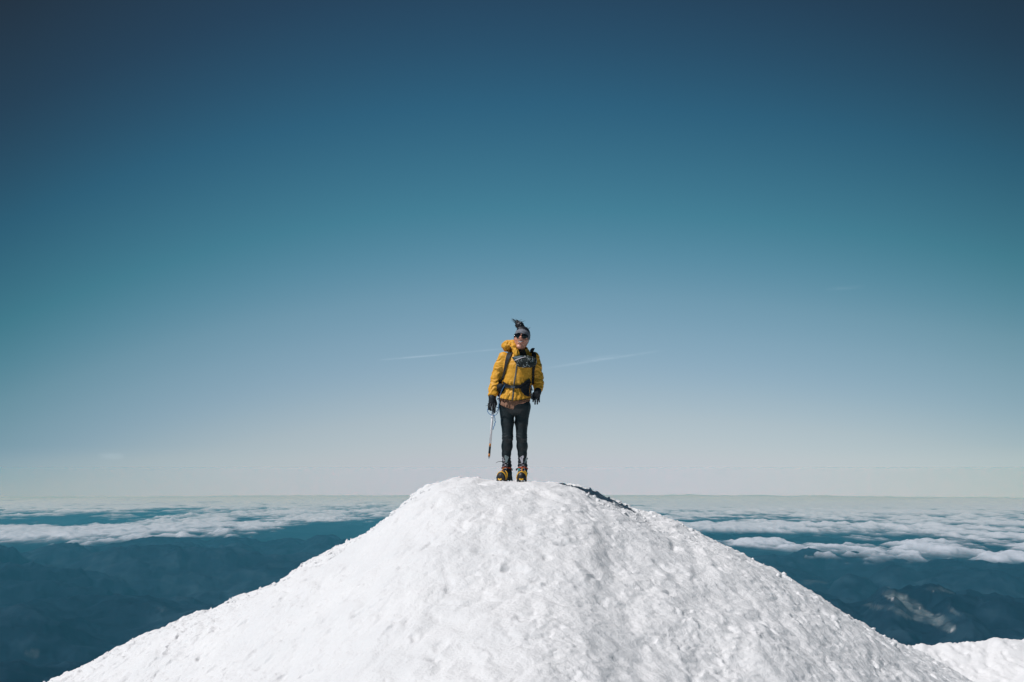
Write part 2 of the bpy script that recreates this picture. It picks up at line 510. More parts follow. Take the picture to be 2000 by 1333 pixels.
def cloud_sea():
    az = np.radians(np.linspace(-29, 29, 1250))
    rows = np.concatenate([np.linspace(1112, 1020, 330), np.linspace(1019.7, 972, 220)])
    r = row_dist(rows, DECK)
    r = np.unique(np.concatenate([r, np.linspace(r.max(), 171000, 12)[1:]]))
    A, R_ = np.meshgrid(az, r)
    X, Y = R_ * np.sin(A), R_ * np.cos(A)
    sx, sy = to_px(X, Y, DECK + 60 - R_ ** 2 / EARTH_2R)
    # lower edge of the deck by photo column
    edge = np.interp(sx, [-100, 60, 200, 330, 450, 560, 650, 760, 1300, 1370, 1450, 1560, 1650, 1760, 1900, 2000, 2100],
                     [1052, 1050, 1047, 1043, 1035, 1031, 1022, 1018, 1015, 1030, 1058, 1063, 1074, 1080, 1086, 1093, 1096])
    cov = 0.24 + np.clip((edge - sy) / 22.0, -4, 0.22) + sstep(1000, 985, sy) * .5 + .7 * sstep(1012, 996, sy) * sstep(1200, 1300, sx) + .35 * sstep(1045, 1005, sy) * sstep(1250, 1500, sx)
    for (bx, by, wx, wy, w) in COVER:
        cov = cov + w * np.exp(-((sx - bx) / wx) ** 2 - ((sy - by) / wy) ** 2)
    big = fbm2(X / 7000, Y / 11000, 3, 51)
    med = fbm2(X / 1900 + big, Y / 3400, 4, 61)
    fine = fbm2(X / 560, Y / 1300, 4, 71)
    cov = cov + 0.55 * big + 0.95 * med + 0.75 * fine
    far = sstep(60000, 110000, R_)
    cov = cov + far * 1.2
    t = np.clip(cov, 0, 1.6)
    puff = 0.55 + 0.75 * np.abs(med) + 0.55 * np.abs(fbm2(X / 800, Y / 1300, 4, 81)) * sstep(90000, 40000, R_)
    swell = 80 * fbm2(X / 14000, Y / 9000, 3, 91)
    h = DECK + 92 * np.power(t, 0.7) * puff + swell * sstep(0, 1, t) * (1 + 1.6 * far)
    Z = h - R_ ** 2 / EARTH_2R
    dens = sstep(-0.15, 1.30, cov) * (0.86 + 0.14 * far)
    q = grid_quads(*A.shape)
    keep = (dens.reshape(-1)[q].max(axis=1) > 0.004)
    q = q[keep]
    used = np.unique(q)
    remap = np.full(A.size, -1, dtype=np.int64); remap[used] = np.arange(len(used))
    V = np.stack([X, Y, Z], -1).reshape(-1, 3)[used]
    o = mesh_np("cloud_sea", V, remap[q], cloud_material(), attrs={'cover': dens.reshape(-1)[used]})
    tag(o, "broken layer of pale cloud lying over the distant hills out to the horizon", "cloud", kind='stuff')
    return o


def haze():
    m = bpy.data.materials.new("haze_air")
    m.use_nodes = True
    N, L = m.node_tree.nodes, m.node_tree.links
    N.remove(N['Principled BSDF'])
    v = N.new('ShaderNodeVolumePrincipled')
    v.inputs['Density'].default_value = HAZE_D
    v.inputs['Color'].default_value = (0.10, 0.52, 0.80, 1)
    v.inputs['Absorption Color'].default_value = (0.66, 1, 1, 1)
    v.inputs['Anisotropy'].default_value = 0.0
    L.new(v.outputs[0], N['Material Output'].inputs['Volume'])
    lo, hi = -5600.0, 2.2
    e = 173000.0
    co = [(x, y, z) for x in (-e, e) for y in (-e, e) for z in (lo, hi)]
    f = [(0, 1, 3, 2), (4, 6, 7, 5), (0, 4, 5, 1), (2, 3, 7, 6), (0, 2, 6, 4), (1, 5, 7, 3)]
    o = mesh_np("haze", np.array(co), np.array(f), m, smooth=False)
    tag(o, "thin blue haze in the air over the valleys", kind='stuff')
    return o


# ------------------------------------------------------------------ the snow summit
SIL = [(-300, 1500), (0, 1366), (90, 1333), (185, 1288), (260, 1250), (300, 1235), (345, 1217), (400, 1193), (428, 1191), (460, 1170), (515, 1149), (540, 1140),
       (562, 1131), (600, 1100), (625, 1088), (660, 1070), (690, 1057), (720, 1041), (750, 1021), (775, 1003), (800, 977), (812, 966), (840, 948), (870, 940), (895, 932.5),
       (930, 934), (980, 936.5), (1030, 939), (1080, 940), (1110, 941), (1130, 945), (1155, 955), (1185, 970), (1215, 982), (1245, 996), (1280, 1006),
       (1310, 1017), (1360, 1043), (1400, 1062), (1440, 1082), (1470, 1100), (1500, 1113), (1540, 1137), (1580, 1161), (1620, 1191), (1660, 1212), (1700, 1234),
       (1740, 1252), (1780, 1268), (1830, 1296), (1890, 1331), (2000, 1395), (2300, 1560)]
SIL = np.array(SIL, float)
Y_SIL = 13.3
_sx = np.array([px_at(a, b, Y_SIL) for a, b in SIL])


def crest(y):
    t = np.array([[-60, -16], [-30, -7], [-6, -2.4], [0, -1.66], [4, -1.66], [6, -1.6], [7, -1.48], [8, -1.28], [9, -1.01], [10, -.70], [11, -.41], [11.7, -.245],
                  [12.15, -.186], [12.6, -.168], [13.3, -.150], [13.9, -.22], [14.6, -.42], [16, -1.1], [18, -2.2], [30, -10], [60, -30]])
    ys = np.asarray(y, float)
    return sum(np.interp(ys + d, t[:, 0], t[:, 1]) for d in (-.3, -.15, 0, .15, .3)) / 5


_fx = np.arange(-90, 90, .02)


def _flank_raw(x):
    z = np.interp(x, _sx[:, 0], _sx[:, 2])
    ext = np.where(x < _sx[0, 0], (x - _sx[0, 0]) * 0.5, np.where(x > _sx[-1, 0], -(x - _sx[-1, 0]) * 0.5, 0))
    return z + ext + 0.150


def _smooth(a, sig):
    n = int(sig * 3 / .02)
    k = np.exp(-.5 * (np.arange(-n, n + 1) * .02 / sig) ** 2)
    return np.convolve(np.pad(a, n, mode='edge'), k / k.sum(), 'valid')


_F0 = _flank_raw(_fx)
_F1 = _smooth(_F0, .28)
_F2 = _smooth(_F0, .85)


def flank(x, y):
    """cross section of the ridge: as the skyline shows it at the top, rounder further down"""
    x = x + .10 * perlin2(y / 1.1, x / 1.3, 44) * sstep(12.3, 11.0, y)
    f = [np.interp(x, _fx, a) for a in (_F0, _F1, _F2)]
    a, b = sstep(12.9, 11.8, y), sstep(12.0, 9.5, y)
    return (f[0] * (1 - a) + f[1] * a) * (1 - b) + f[2] * b


def snow_detail(X, Y, rough):
    """height of the frozen crust: rounded lumps, pits and small broken nodules (metres)"""
    wx = X + 0.05 * perlin2(X * 4, Y * 4, 5); wy = Y + 0.05 * perlin2(X * 4 + 7, Y * 4, 6)
    a = 0.045 * fbm2(X / 1.3, Y / 1.5, 3, 2)
    b = 0.026 * (np.abs(perlin2(wx / .30, wy / .42, 12)) - .3) * 1.2
    b += 0.013 * perlin2(wx / .17, wy / .22, 13)
    c = 0.0075 * (0.35 - np.abs(perlin2(wx / .085, wy / .10, 14)))
    c += 0.0045 * perlin2(wx / .05, wy / .055, 15)
    d = 0.0045 * perlin2(wx / .026, wy / .028, 16)
    n = perlin2(wx / .11, wy / .12, 17) + .5 * perlin2(wx / .05, wy / .05, 18)
    nod = 0.018 * sstep(.30, .62, n) * sstep(.0, .5, perlin2(X / .7, Y / .8, 19) + rough - .4)
    pit = -0.030 * sstep(.42, .72, perlin2(wx / .21, wy / .19, 20))
    return a + b + (c + d) * (0.5 + rough) + nod * rough + pit * (.5 + .5 * rough)


SNOW = snow_material()
FOOT_SPOTS = []


def snow_height(X, Y):
    """summit surface without its crust"""
    lean = .08 * np.clip(13.3 - Y, 0, 1.1) * sstep(.45, 1.0, X) * sstep(2.4, 1.5, X)
    return crest(Y) + flank(X, Y) - lean


def snow_ridge():
    xs = np.concatenate([-np.geomspace(80, 6.7, 40), np.arange(-6.6, 6.6, 0.0135), np.geomspace(6.7, 80, 40)])
    ys = np.concatenate([np.linspace(-60, 3, 50), np.arange(3.2, 6.9, .05), np.arange(6.9, 11.2, .0125), np.arange(11.2, 13.9, .0105), np.arange(13.95, 18, .07), np.linspace(18.2, 60, 40)])
    X, Y = np.meshgrid(xs, ys)
    rough = np.clip(0.42 + 0.22 * sstep(.6, 2.6, X) + 0.50 * sstep(-.8, -3.5, X) + .25 * sstep(11.8, 13.2, Y), 0, 1)
    rough = np.clip(rough + .35 * fbm2(X / .9, Y / .9, 2, 33), .05, 1.1)
    det = snow_detail(X, Y, rough)
    # trodden flat where the climber stands
    flat = np.exp(-((X - 0.03) / .30) ** 4 - ((Y - 12.38) / .30) ** 4)
    foot_z = float(px_at(1003, 942.6, 12.42)[2]) + .011
    Z = (snow_height(X, Y) + det) * (1 - flat) + (foot_z + .12 * det) * flat
    # broken crust leans over itself: shift sideways with the height of the lumps
    hx = 0.020 * perlin2(X / .09, Y / .09, 27) + .010 * perlin2(X / .04, Y / .04, 28)
    hy = 0.020 * perlin2(X / .09, Y / .09, 29) + .010 * perlin2(X / .04, Y / .04, 30)
    fade_ = sstep(7.5, 6.0, np.abs(X)) * (1 - flat) * rough
    X2 = X + hx * fade_; Y2 = Y + hy * fade_
    o = mesh_np("snow_ridge", np.stack([X2, Y2, Z], -1).reshape(-1, 3), grid_quads(*X.shape), SNOW)
    tag(o, "steep rounded summit of bright crusted snow that the climber stands on", kind='structure')
    return o


def snow_bank():
    """second hump of snow to the right, behind the ridge"""
    xs = np.concatenate([np.arange(4.5, 13.5, .03), np.linspace(13.6, 40, 30)])
    ys = np.concatenate([np.arange(14, 18, .1), np.arange(18, 21.5, .025), np.arange(21.5, 26, .1)])
    X, Y = np.meshgrid(xs, ys)
    pts = [(1500, 1330), (1700, 1278), (1770, 1263), (1800, 1262.5), (1835, 1259), (1870, 1255), (1900, 1249), (1935, 1243), (1975, 1245), (2010, 1248), (2100, 1240), (2400, 1250)]
    P_ = np.array([px_at(a, b, 20.5) for a, b in pts])
    top = np.interp(X, P_[:, 0], P_[:, 2])
    top = np.where(X > P_[-1, 0], P_[-1, 2] - (X - P_[-1, 0]) * .3, top)
    dy = Y - 20.3
    Z = top - np.where(dy < 0, .30 * (-dy) ** 1.15, .5 * dy ** 1.4)
    Z = Z + snow_detail(X + 31, Y + 11, 0.7 + 0 * X) * 1.3
    o = mesh_np("snow_bank", np.stack([X, Y, Z], -1).reshape(-1, 3), grid_quads(*X.shape), SNOW)
    tag(o, "smaller hump of lumpy snow beyond the right foot of the summit", kind='structure')
    return o


terrain()
cloud_sea()
haze()
snow_ridge()
snow_bank()


def snow_crumbs():
    """broken bits of crust lying on the snow, thickest on the flanks"""
    rg = np.random.RandomState(11)
    base = bmesh.new(); bmesh.ops.create_icosphere(base, subdivisions=1, radius=1.0)
    bv = np.array([v.co[:] for v in base.verts]); bf = np.array([[v.index for v in f.verts] for f in base.faces]); base.free()
    V, F_ = [], []
    n = 0
    for i in range(2200):
        y = 13.6 - rg.rand() * 1.5
        x = rg.randn() * 3.2
        if abs(x) > 6.3 or x > 1.5 and rg.rand() < .8 or (abs(x - .02) < .6 and abs(y - 12.42) < .5) or (abs(x) < 1.1 and rg.rand() < .7):
            continue
        s = .007 + .020 * rg.rand() ** 2.2
        z = float(snow_height(np.array(x), np.array(y))) + float(snow_detail(np.array(x), np.array(y), np.array(.6))) - s * .1
        q = bv * (1 + .35 * rg.randn(len(bv), 1).clip(-1, 1)) * s * (1 + .4 * rg.randn(3).clip(-1, 1))
        a = rg.rand() * 6.28; c_, s_ = math.cos(a), math.sin(a)
        q = np.stack([q[:, 0] * c_ - q[:, 1] * s_, q[:, 0] * s_ + q[:, 1] * c_, q[:, 2]], 1)
        V.append(q + [x, y, z]); F_.append(bf + n); n += len(bv)
    o = mesh_np("snow_crumbs", np.concatenate(V), np.concatenate(F_), SNOW)
    tag(o, "small broken crumbs of crusted snow scattered over the summit slope", kind='stuff')


snow_crumbs()

# ------------------------------------------------------------------ signed-distance modelling of soft shapes
Y0 = 12.42
ORG = px_at(1003, 942.6, Y0)          # ground point between the climber's feet


def L(px, py, dy=0.0):
    """point in the climber's own frame (metres): photo column/row at the climber's depth, dy behind (+) or in front (-)"""
    p = px_at(px, py, Y0) - ORG
    return np.array([p[0], dy, p[2]])


M_PX = float(px_at(1001, 700, Y0)[0] - px_at(1000, 700, Y0)[0])       # metres per photo pixel at the climber


def length(v):
    return np.sqrt((v * v).sum(-1))


def cone(P_, a, b, ra, rb):
    a, b = np.asarray(a, float), np.asarray(b, float)
    ab = b - a
    h = np.clip(((P_ - a) @ ab) / max(ab @ ab, 1e-12), 0, 1)
    return length(P_ - a - h[..., None] * ab) - (ra + (rb - ra) * h)


def chain(P_, pts, rad, k=0.012):
    d = None
    for i in range(len(pts) - 1):
        c = cone(P_, pts[i], pts[i + 1], rad[i], rad[i + 1])
        d = c if d is None else smin(d, c, k)
    return d


def ellip(P_, c, r):
    c, r = np.asarray(c, float), np.asarray(r, float)
    q = (P_ - c) / r
    k0 = length(q)
    k1 = length(q / r)
    return k0 * (k0 - 1) / np.maximum(k1, 1e-6)


def rbox(P_, c, half, r):
    q = np.abs(P_ - np.asarray(c, float)) - (np.asarray(half, float) - r)
    return length(np.maximum(q, 0)) + np.minimum(q.max(-1), 0) - r


def smin(a, b, k):
    h = np.clip(0.5 + 0.5 * (b - a) / k, 0, 1)
    return b + (a - b) * h - k * h * (1 - h)


def smax(a, b, k):
    return -smin(-a, -b, k)


def loft(P_, rows):
    """stack of elliptical sections: rows of (z, cx, cy, rx, ry)"""
    t = np.array(sorted(rows, key=lambda r: r[0]), float)
    z = P_[..., 2]
    c = [np.interp(z, t[:, 0], t[:, i]) for i in (1, 2, 3, 4)]
    q = np.sqrt(((P_[..., 0] - c[0]) / c[2]) ** 2 + ((P_[..., 1] - c[1]) / c[3]) ** 2)
    d = (q - 1) * np.minimum(c[2], c[3])
    return smax(d, np.maximum(z - t[-1, 0], t[0, 0] - z), 0.02)


def sdf_mesh(name, fn, lo, hi, res, mat, parent=None):
    lo, hi = np.asarray(lo, float), np.asarray(hi, float)
    n = np.ceil((hi - lo) / res).astype(int) + 1
    ax = [lo[i] + res * np.arange(n[i]) for i in range(3)]
    P_ = np.stack(np.meshgrid(*ax, indexing='ij'), -1)
    F = fn(P_).astype(np.float64)
    F[0], F[-1] = 1, 1
    F[:, 0], F[:, -1] = 1, 1
    F[:, :, 0], F[:, :, -1] = 1, 1
    cs = tuple(n - 1)
    acc = np.zeros(cs + (3,)); cnt = np.zeros(cs, dtype=np.int32)
    edges = []
    for a in range(3):
        s0 = [slice(None)] * 3; s1 = [slice(None)] * 3
        s0[a] = slice(0, -1); s1[a] = slice(1, None)
        f0, f1 = F[tuple(s0)], F[tuple(s1)]
        I = np.argwhere((f0 < 0) != (f1 < 0))
        g0 = f0[tuple(I.T)]; g1 = f1[tuple(I.T)]
        t = g0 / (g0 - g1)
        p = I.astype(float); p[:, a] += t
        o1, o2 = [b for b in range(3) if b != a]
        ok = (I[:, o1] > 0) & (I[:, o2] > 0) & (I[:, o1] < n[o1] - 1) & (I[:, o2] < n[o2] - 1)
        I, p, g0 = I[ok], p[ok], g0[ok]
        cells = []
        for d1, d2 in ((-1, -1), (0, -1), (0, 0), (-1, 0)):
            c = I.copy(); c[:, o1] += d1; c[:, o2] += d2
            cells.append(np.ravel_multi_index(c.T, cs))
            np.add.at(acc.reshape(-1, 3), cells[-1], p)
            np.add.at(cnt.reshape(-1), cells[-1], 1)
        q = np.stack(cells, 1)
        flip = (g0 < 0) if a != 1 else (g0 >= 0)
        q[~flip] = q[~flip][:, ::-1]
        edges.append(q)
    quads = np.concatenate(edges)
    used = np.unique(quads)
    V = lo + res * acc.reshape(-1, 3)[used] / cnt.reshape(-1)[used][:, None]
    remap = np.full(int(np.prod(cs)), -1, dtype=np.int64); remap[used] = np.arange(len(used))
    return mesh_np(name, V, remap[quads], mat, parent)


def front_y(fn, x, z, y0=-0.5, y1=0.3):
    """depth at which a ray from the front meets fn"""
    x, z = np.asarray(x, float), np.asarray(z, float)
    y = np.full(x.shape, y0)
    for _ in range(90):
        d = fn(np.stack([x, y, z], -1))
        y = y + np.maximum(d * 0.6, 0.0)
    return np.clip(y, y0, y1)


def tube(name, pts, rad, mat, parent=None, seg=10, caps=True, flat=1.0):
    """swept round bar through points (numpy, own frame)"""
    pts = np.asarray(pts, float)
    n = len(pts)
    rad = np.full(n, rad) if np.isscalar(rad) else np.asarray(rad, float)
    T = np.gradient(pts, axis=0)
    T /= np.linalg.norm(T, axis=1)[:, None] + 1e-12
    up = np.array([0, 0, 1.0]) if abs(T[0, 2]) < 0.9 else np.array([0, 1.0, 0])
    V = []
    for i in range(n):
        s = np.cross(T[i], up); s /= np.linalg.norm(s) + 1e-12
        up = np.cross(s, T[i]); up /= np.linalg.norm(up) + 1e-12
        for k in range(seg):
            a = 2 * math.pi * k / seg
            V.append(pts[i] + rad[i] * (math.cos(a) * s + math.sin(a) * up * flat))
    Q = []
    for i in range(n - 1):
        for k in range(seg):
            k2 = (k + 1) % seg
            Q.append((i * seg + k, i * seg + k2, (i + 1) * seg + k2, (i + 1) * seg + k))
    if caps:
        V.append(pts[0]); V.append(pts[-1])
        a, b = n * seg, n * seg + 1
        for k in range(0, seg, 2):
            Q.append((a, (k + 2) % seg, (k + 1) % seg, k))
            Q.append((b, (n - 1) * seg + k, (n - 1) * seg + (k + 1) % seg, (n - 1) * seg + (k + 2) % seg))
    return mesh_np(name, np.array(V), np.array(Q), mat, parent)


def resample(pts, n):
    """Catmull-Rom through the points"""
    pts = np.asarray(pts, float)
    q = np.vstack([2 * pts[0] - pts[1], pts, 2 * pts[-1] - pts[-2]])
    out = []
    for t in np.linspace(0, len(pts) - 1, n):
        i = min(int(t), len(pts) - 2); u = t - i
        p0, p1, p2, p3 = q[i:i + 4]
        out.append(0.5 * (2 * p1 + (p2 - p0) * u + (2 * p0 - 5 * p1 + 4 * p2 - p3) * u * u + (3 * p1 - p0 - 3 * p2 + p3) * u ** 3))
    return np.array(out)


def merge(objs, name=None):
    """join meshes of several objects into the first"""
    bm = bmesh.new()
    for o in objs:
        o.data.transform(o.matrix_basis); bm.from_mesh(o.data)
    for o in objs[1:]:
        bpy.data.objects.remove(o)
    objs[0].matrix_basis = Matrix()
    bm.to_mesh(objs[0].data); bm.free()
    if name:
        objs[0].name = name
    return objs[0]


def ribbon_on(name, fn, pts, widths, mat, parent=None, lift=0.006, thick=0.006, n=40, m=6, fold=0.0):
    """webbing laid on the front of a shape: pts are photo (px, py), widths in photo px"""
    c = resample(np.array([[a, b, 0] for a, b in pts]), n)[:, :2]
    w = np.interp(np.linspace(0, 1, n), np.linspace(0, 1, len(widths)), widths)
    T = np.gradient(c, axis=0); T /= np.linalg.norm(T, axis=1)[:, None]
    N = np.stack([-T[:, 1], T[:, 0]], 1)
    u = np.linspace(-0.5, 0.5, m)
    G = c[:, None, :] + N[:, None, :] * (w[:, None] * u)[..., None]
    W = np.stack([np.stack([L(a, b) for a, b in row]) for row in G])
    y = front_y(fn, W[..., 0], W[..., 2])
    for _ in range(3):
        yp = np.pad(y, ((1, 1), (1, 1)), mode='edge')
        y = np.minimum(y, (yp[:-2, 1:-1] + yp[2:, 1:-1] + yp[1:-1, :-2] + yp[1:-1, 2:]) / 4)
    front = W.copy(); front[..., 1] = y - lift - thick + fold * np.sin(np.arange(n) * .9)[:, None]
    back = W.copy(); back[..., 1] = y - lift * 0 + 0.004
    V = np.concatenate([front.reshape(-1, 3), back.reshape(-1, 3)])
    Q = [q for q in grid_quads(n, m)]
    off = n * m
    Q += [q[::-1] + off for q in grid_quads(n, m)]
    ring = [i * m for i in range(n)] + [(n - 1) * m + j for j in range(1, m)] + [i * m + m - 1 for i in range(n - 2, -1, -1)] + [j for j in range(m - 2, 0, -1)]
    for a, b in zip(ring, ring[1:] + ring[:1]):
        Q.append(np.array([a, b, b + off, a + off]))
    o = mesh_np(name, V, np.array(Q), mat, parent)
    bm = bmesh.new(); bm.from_mesh(o.data); bmesh.ops.recalc_face_normals(bm, faces=bm.faces[:])
    for e in bm.edges:
        if len(e.link_faces) == 2 and e.calc_face_angle(0) > 0.8:
            e.smooth = False
    bm.to_mesh(o.data); bm.free()
    return o


def plate(name, outline, thick, mat, parent=None, matrix=None, bevel=0.0):
    """flat shape cut from sheet: outline in its own x,z plane, thickness along y"""
    bm = bmesh.new()
    vs_ = [bm.verts.new((x, -thick / 2, z)) for x, z in outline]
    f = bm.faces.new(vs_)
    r = bmesh.ops.extrude_face_region(bm, geom=[f])
    bmesh.ops.translate(bm, verts=[v for v in r['geom'] if isinstance(v, bmesh.types.BMVert)], vec=(0, thick, 0))
    bmesh.ops.recalc_face_normals(bm, faces=bm.faces[:])
    if bevel:
        bmesh.ops.bevel(bm, geom=bm.edges[:], offset=bevel, segments=2, affect='EDGES')
    if matrix is not None:
        bm.transform(matrix)
    me = bpy.data.meshes.new(name); bm.to_mesh(me); bm.free()
    me.materials.append(mat)
    return link(bpy.data.objects.new(name, me), parent)


def empty(name, loc, label, category, group=None):
    o = bpy.data.objects.new(name, None)
    COL.objects.link(o); o.location = loc
    return tag(o, label, category, group)


# ------------------------------------------------------------------ materials of the climber
def jacket_material():
    m, nt, N, Lk, B = material("yellow_shell")
    tcn = N.new('ShaderNodeTexCoord')
    n1 = N.new('ShaderNodeTexNoise'); n1.inputs['Scale'].default_value = 9; n1.inputs['Detail'].default_value = 5
    Lk.new(tcn.outputs['Object'], n1.inputs['Vector'])
    r = N.new('ShaderNodeValToRGB')
    set_ramp(r, [(0.3, (0.66, 0.315, 0.027)), (0.7, (0.74, 0.375, 0.040))])
    Lk.new(n1.outputs[0], r.inputs[0]); Lk.new(r.outputs[0], B.inputs['Base Color'])
    mp = N.new('ShaderNodeMapping'); mp.inputs['Scale'].default_value = (1, 1, 1.5)
    Lk.new(tcn.outputs['Object'], mp.inputs[0])
    n2 = N.new('ShaderNodeTexNoise'); n2.inputs['Scale'].default_value = 16; n2.inputs['Detail'].default_value = 4
    n2.inputs['Distortion'].default_value = 1.2
    Lk.new(mp.outputs[0], n2.inputs['Vector'])
    b = N.new('ShaderNodeBump'); b.inputs['Strength'].default_value = 0.45; b.inputs['Distance'].default_value = 0.012
    Lk.new(n2.outputs[0], b.inputs['Height']); Lk.new(b.outputs[0], B.inputs['Normal'])
    B.inputs['Roughness'].default_value = 0.55
    B.inputs['Specular IOR Level'].default_value = 0.3
    return m


def skin_material():
    m, nt, N, Lk, B = material("skin")
    tcn = N.new('ShaderNodeTexCoord')
    n1 = N.new('ShaderNodeTexNoise'); n1.inputs['Scale'].default_value = 25
    Lk.new(tcn.outputs['Object'], n1.inputs['Vector'])
    r = N.new('ShaderNodeValToRGB')
    set_ramp(r, [(0.35, (0.56, 0.25, 0.165)), (0.65, (0.66, 0.32, 0.22))])
    Lk.new(n1.outputs[0], r.inputs[0]); Lk.new(r.outputs[0], B.inputs['Base Color'])
    B.inputs['Roughness'].default_value = 0.45
    B.inputs['Subsurface Weight'].default_value = 0.25
    B.inputs['Subsurface Radius'].default_value = (1, .4, .25)
    B.inputs['Subsurface Scale'].default_value = 0.01
    return m


def headband_material():
    m, nt, N, Lk, B = material("striped_knit")
    tcn = N.new('ShaderNodeTexCoord')
    mp = N.new('ShaderNodeMapping'); mp.inputs['Rotation'].default_value = (0, math.radians(14), 0)
    Lk.new(tcn.outputs['Object'], mp.inputs[0])
    w = N.new('ShaderNodeTexWave'); w.wave_type = 'BANDS'; w.bands_direction = 'Z'
    w.inputs['Scale'].default_value = 26; w.inputs['Distortion'].default_value = 4.5; w.inputs['Detail'].default_value = 2
    w.inputs['Detail Scale'].default_value = 1.2
    Lk.new(mp.outputs[0], w.inputs['Vector'])
    r = N.new('ShaderNodeValToRGB')
    set_ramp(r, [(0.20, (0.045, 0.055, 0.068)), (0.55, (0.17, 0.18, 0.21)), (0.85, (0.30, 0.30, 0.34))])
    Lk.new(w.outputs[1], r.inputs[0]); Lk.new(r.outputs[0], B.inputs['Base Color'])
    B.inputs['Roughness'].default_value = 0.9
    return m


def pouch_material():
    m, nt, N, Lk, B = material("printed_fabric")
    tcn = N.new('ShaderNodeTexCoord')
    nz = N.new('ShaderNodeTexNoise'); nz.inputs['Scale'].default_value = 22; nz.inputs['Detail'].default_value = 2
    nz.inputs['Distortion'].default_value = 2.5
    Lk.new(tcn.outputs['Object'], nz.inputs['Vector'])
    v = N.new('ShaderNodeTexVoronoi'); v.feature = 'DISTANCE_TO_EDGE'; v.inputs['Scale'].default_value = 30
    Lk.new(tcn.outputs['Object'], v.inputs['Vector'])
    a = N.new('ShaderNodeMath'); a.operation = 'LESS_THAN'; a.inputs[1].default_value = 0.06
    Lk.new(v.outputs[0], a.inputs[0])
    b = N.new('ShaderNodeMath'); b.operation = 'GREATER_THAN'; b.inputs[1].default_value = 0.545
    Lk.new(nz.outputs[0], b.inputs[0])
    c = N.new('ShaderNodeMath'); c.operation = 'MULTIPLY'
    Lk.new(a.outputs[0], c.inputs[0]); Lk.new(b.outputs[0], c.inputs[1])
    mx = N.new('ShaderNodeMix'); mx.data_type = 'RGBA'
    Lk.new(c.outputs[0], mx.inputs[0]); mx.inputs[6].default_value = (0.005, 0.013, 0.012, 1); mx.inputs[7].default_value = (0.42, 0.48, 0.48, 1)
    Lk.new(mx.outputs[2], B.inputs['Base Color'])
    B.inputs['Roughness'].default_value = 0.7
    return m


MAT = dict(
    jacket=jacket_material(), skin=skin_material(), band=headband_material(), print=pouch_material(),
    dark_brown=simple_mat("dark_brown_cloth", (0.030, 0.022, 0.018), 0.85, bump=0.4, scale=40, var=0.3),
    tights=simple_mat("dark_tights", (0.012, 0.020, 0.023), 0.5, bump=0.3, scale=30, var=0.25, spec=0.45),
    black=simple_mat("black_webbing", (0.012, 0.016, 0.021), 0.7, bump=0.2, scale=120, var=0.2, spec=0.3),
    pack=simple_mat("pack_cloth", (0.010, 0.014, 0.020), 0.75, bump=0.4, scale=60, var=0.25, spec=0.3),
    glove=simple_mat("black_glove", (0.011, 0.015, 0.020), 0.6, bump=0.4, scale=70, var=0.25, spec=0.4),
    hair=simple_mat("dark_hair", (0.008, 0.010, 0.014), 0.45, bump=0.6, scale=90, var=0.4, stretch=(1, 1, .2)),
    lens=simple_mat("dark_lens", (0.004, 0.005, 0.007), 0.06, var=0, spec=0.6),
    silver=simple_mat("bright_metal", (0.40, 0.42, 0.45), 0.35, metal=0.7, var=0.06),
    shaft=simple_mat("anodised_shaft", (0.86, 0.83, 0.84), 0.40, metal=0.0, var=0.06),
    steel=simple_mat("dark_steel", (0.05, 0.055, 0.06), 0.4, metal=0.8, var=0.3),
    orange=simple_mat("orange_plastic", (0.55, 0.20, 0.03), 0.5, var=0.12),
    red=simple_mat("red_orange_strap", (0.42, 0.07, 0.025), 0.7, var=0.2, scale=90),
    yellow=simple_mat("yellow_plastic", (0.78, 0.42, 0.03), 0.4, var=0.06),
    blue=simple_mat("blue_cord", (0.05, 0.19, 0.42), 0.7, var=0.25, scale=150),
    tan=simple_mat("tan_cloth", (0.26, 0.135, 0.085), 0.85, bump=0.8, scale=28, var=0.25),
    boot=simple_mat("boot_cloth", (0.012, 0.022, 0.028), 0.6, bump=0.5, scale=60, var=0.5),
    teal=simple_mat("teal_panel", (0.015, 0.05, 0.065), 0.6, bump=0.3, scale=60, var=0.3),
    rubber=simple_mat("black_rubber", (0.012, 0.012, 0.014), 0.5, var=0.2, scale=60),
    grey=simple_mat("grey_tab", (0.22, 0.28, 0.29), 0.7, var=0.1, scale=60),
    pale=simple_mat("pale_tab", (0.58, 0.55, 0.60), 0.7, var=0.08, scale=60),
    mint=simple_mat("mint_label", (0.12, 0.55, 0.52), 0.6, var=0.08, scale=60),
    zip=simple_mat("zip_tape", (0.055, 0.075, 0.095), 0.6, var=0.25, scale=200),
    lip=simple_mat("lips", (0.36, 0.10, 0.08), 0.4, var=0.1), teeth=simple_mat("teeth", (0.70, 0.66, 0.62), 0.3, var=0.03),
)

# ------------------------------------------------------------------ the climber
def rows_px(rows):
    """(py, cx px, half width px, cy m, ry m) -> loft rows"""
    out = []
    for py, cx, hw, cy_, ry in rows:
        p = L(cx, py)
        out.append((p[2], p[0], cy_, hw * M_PX, ry))
    return out


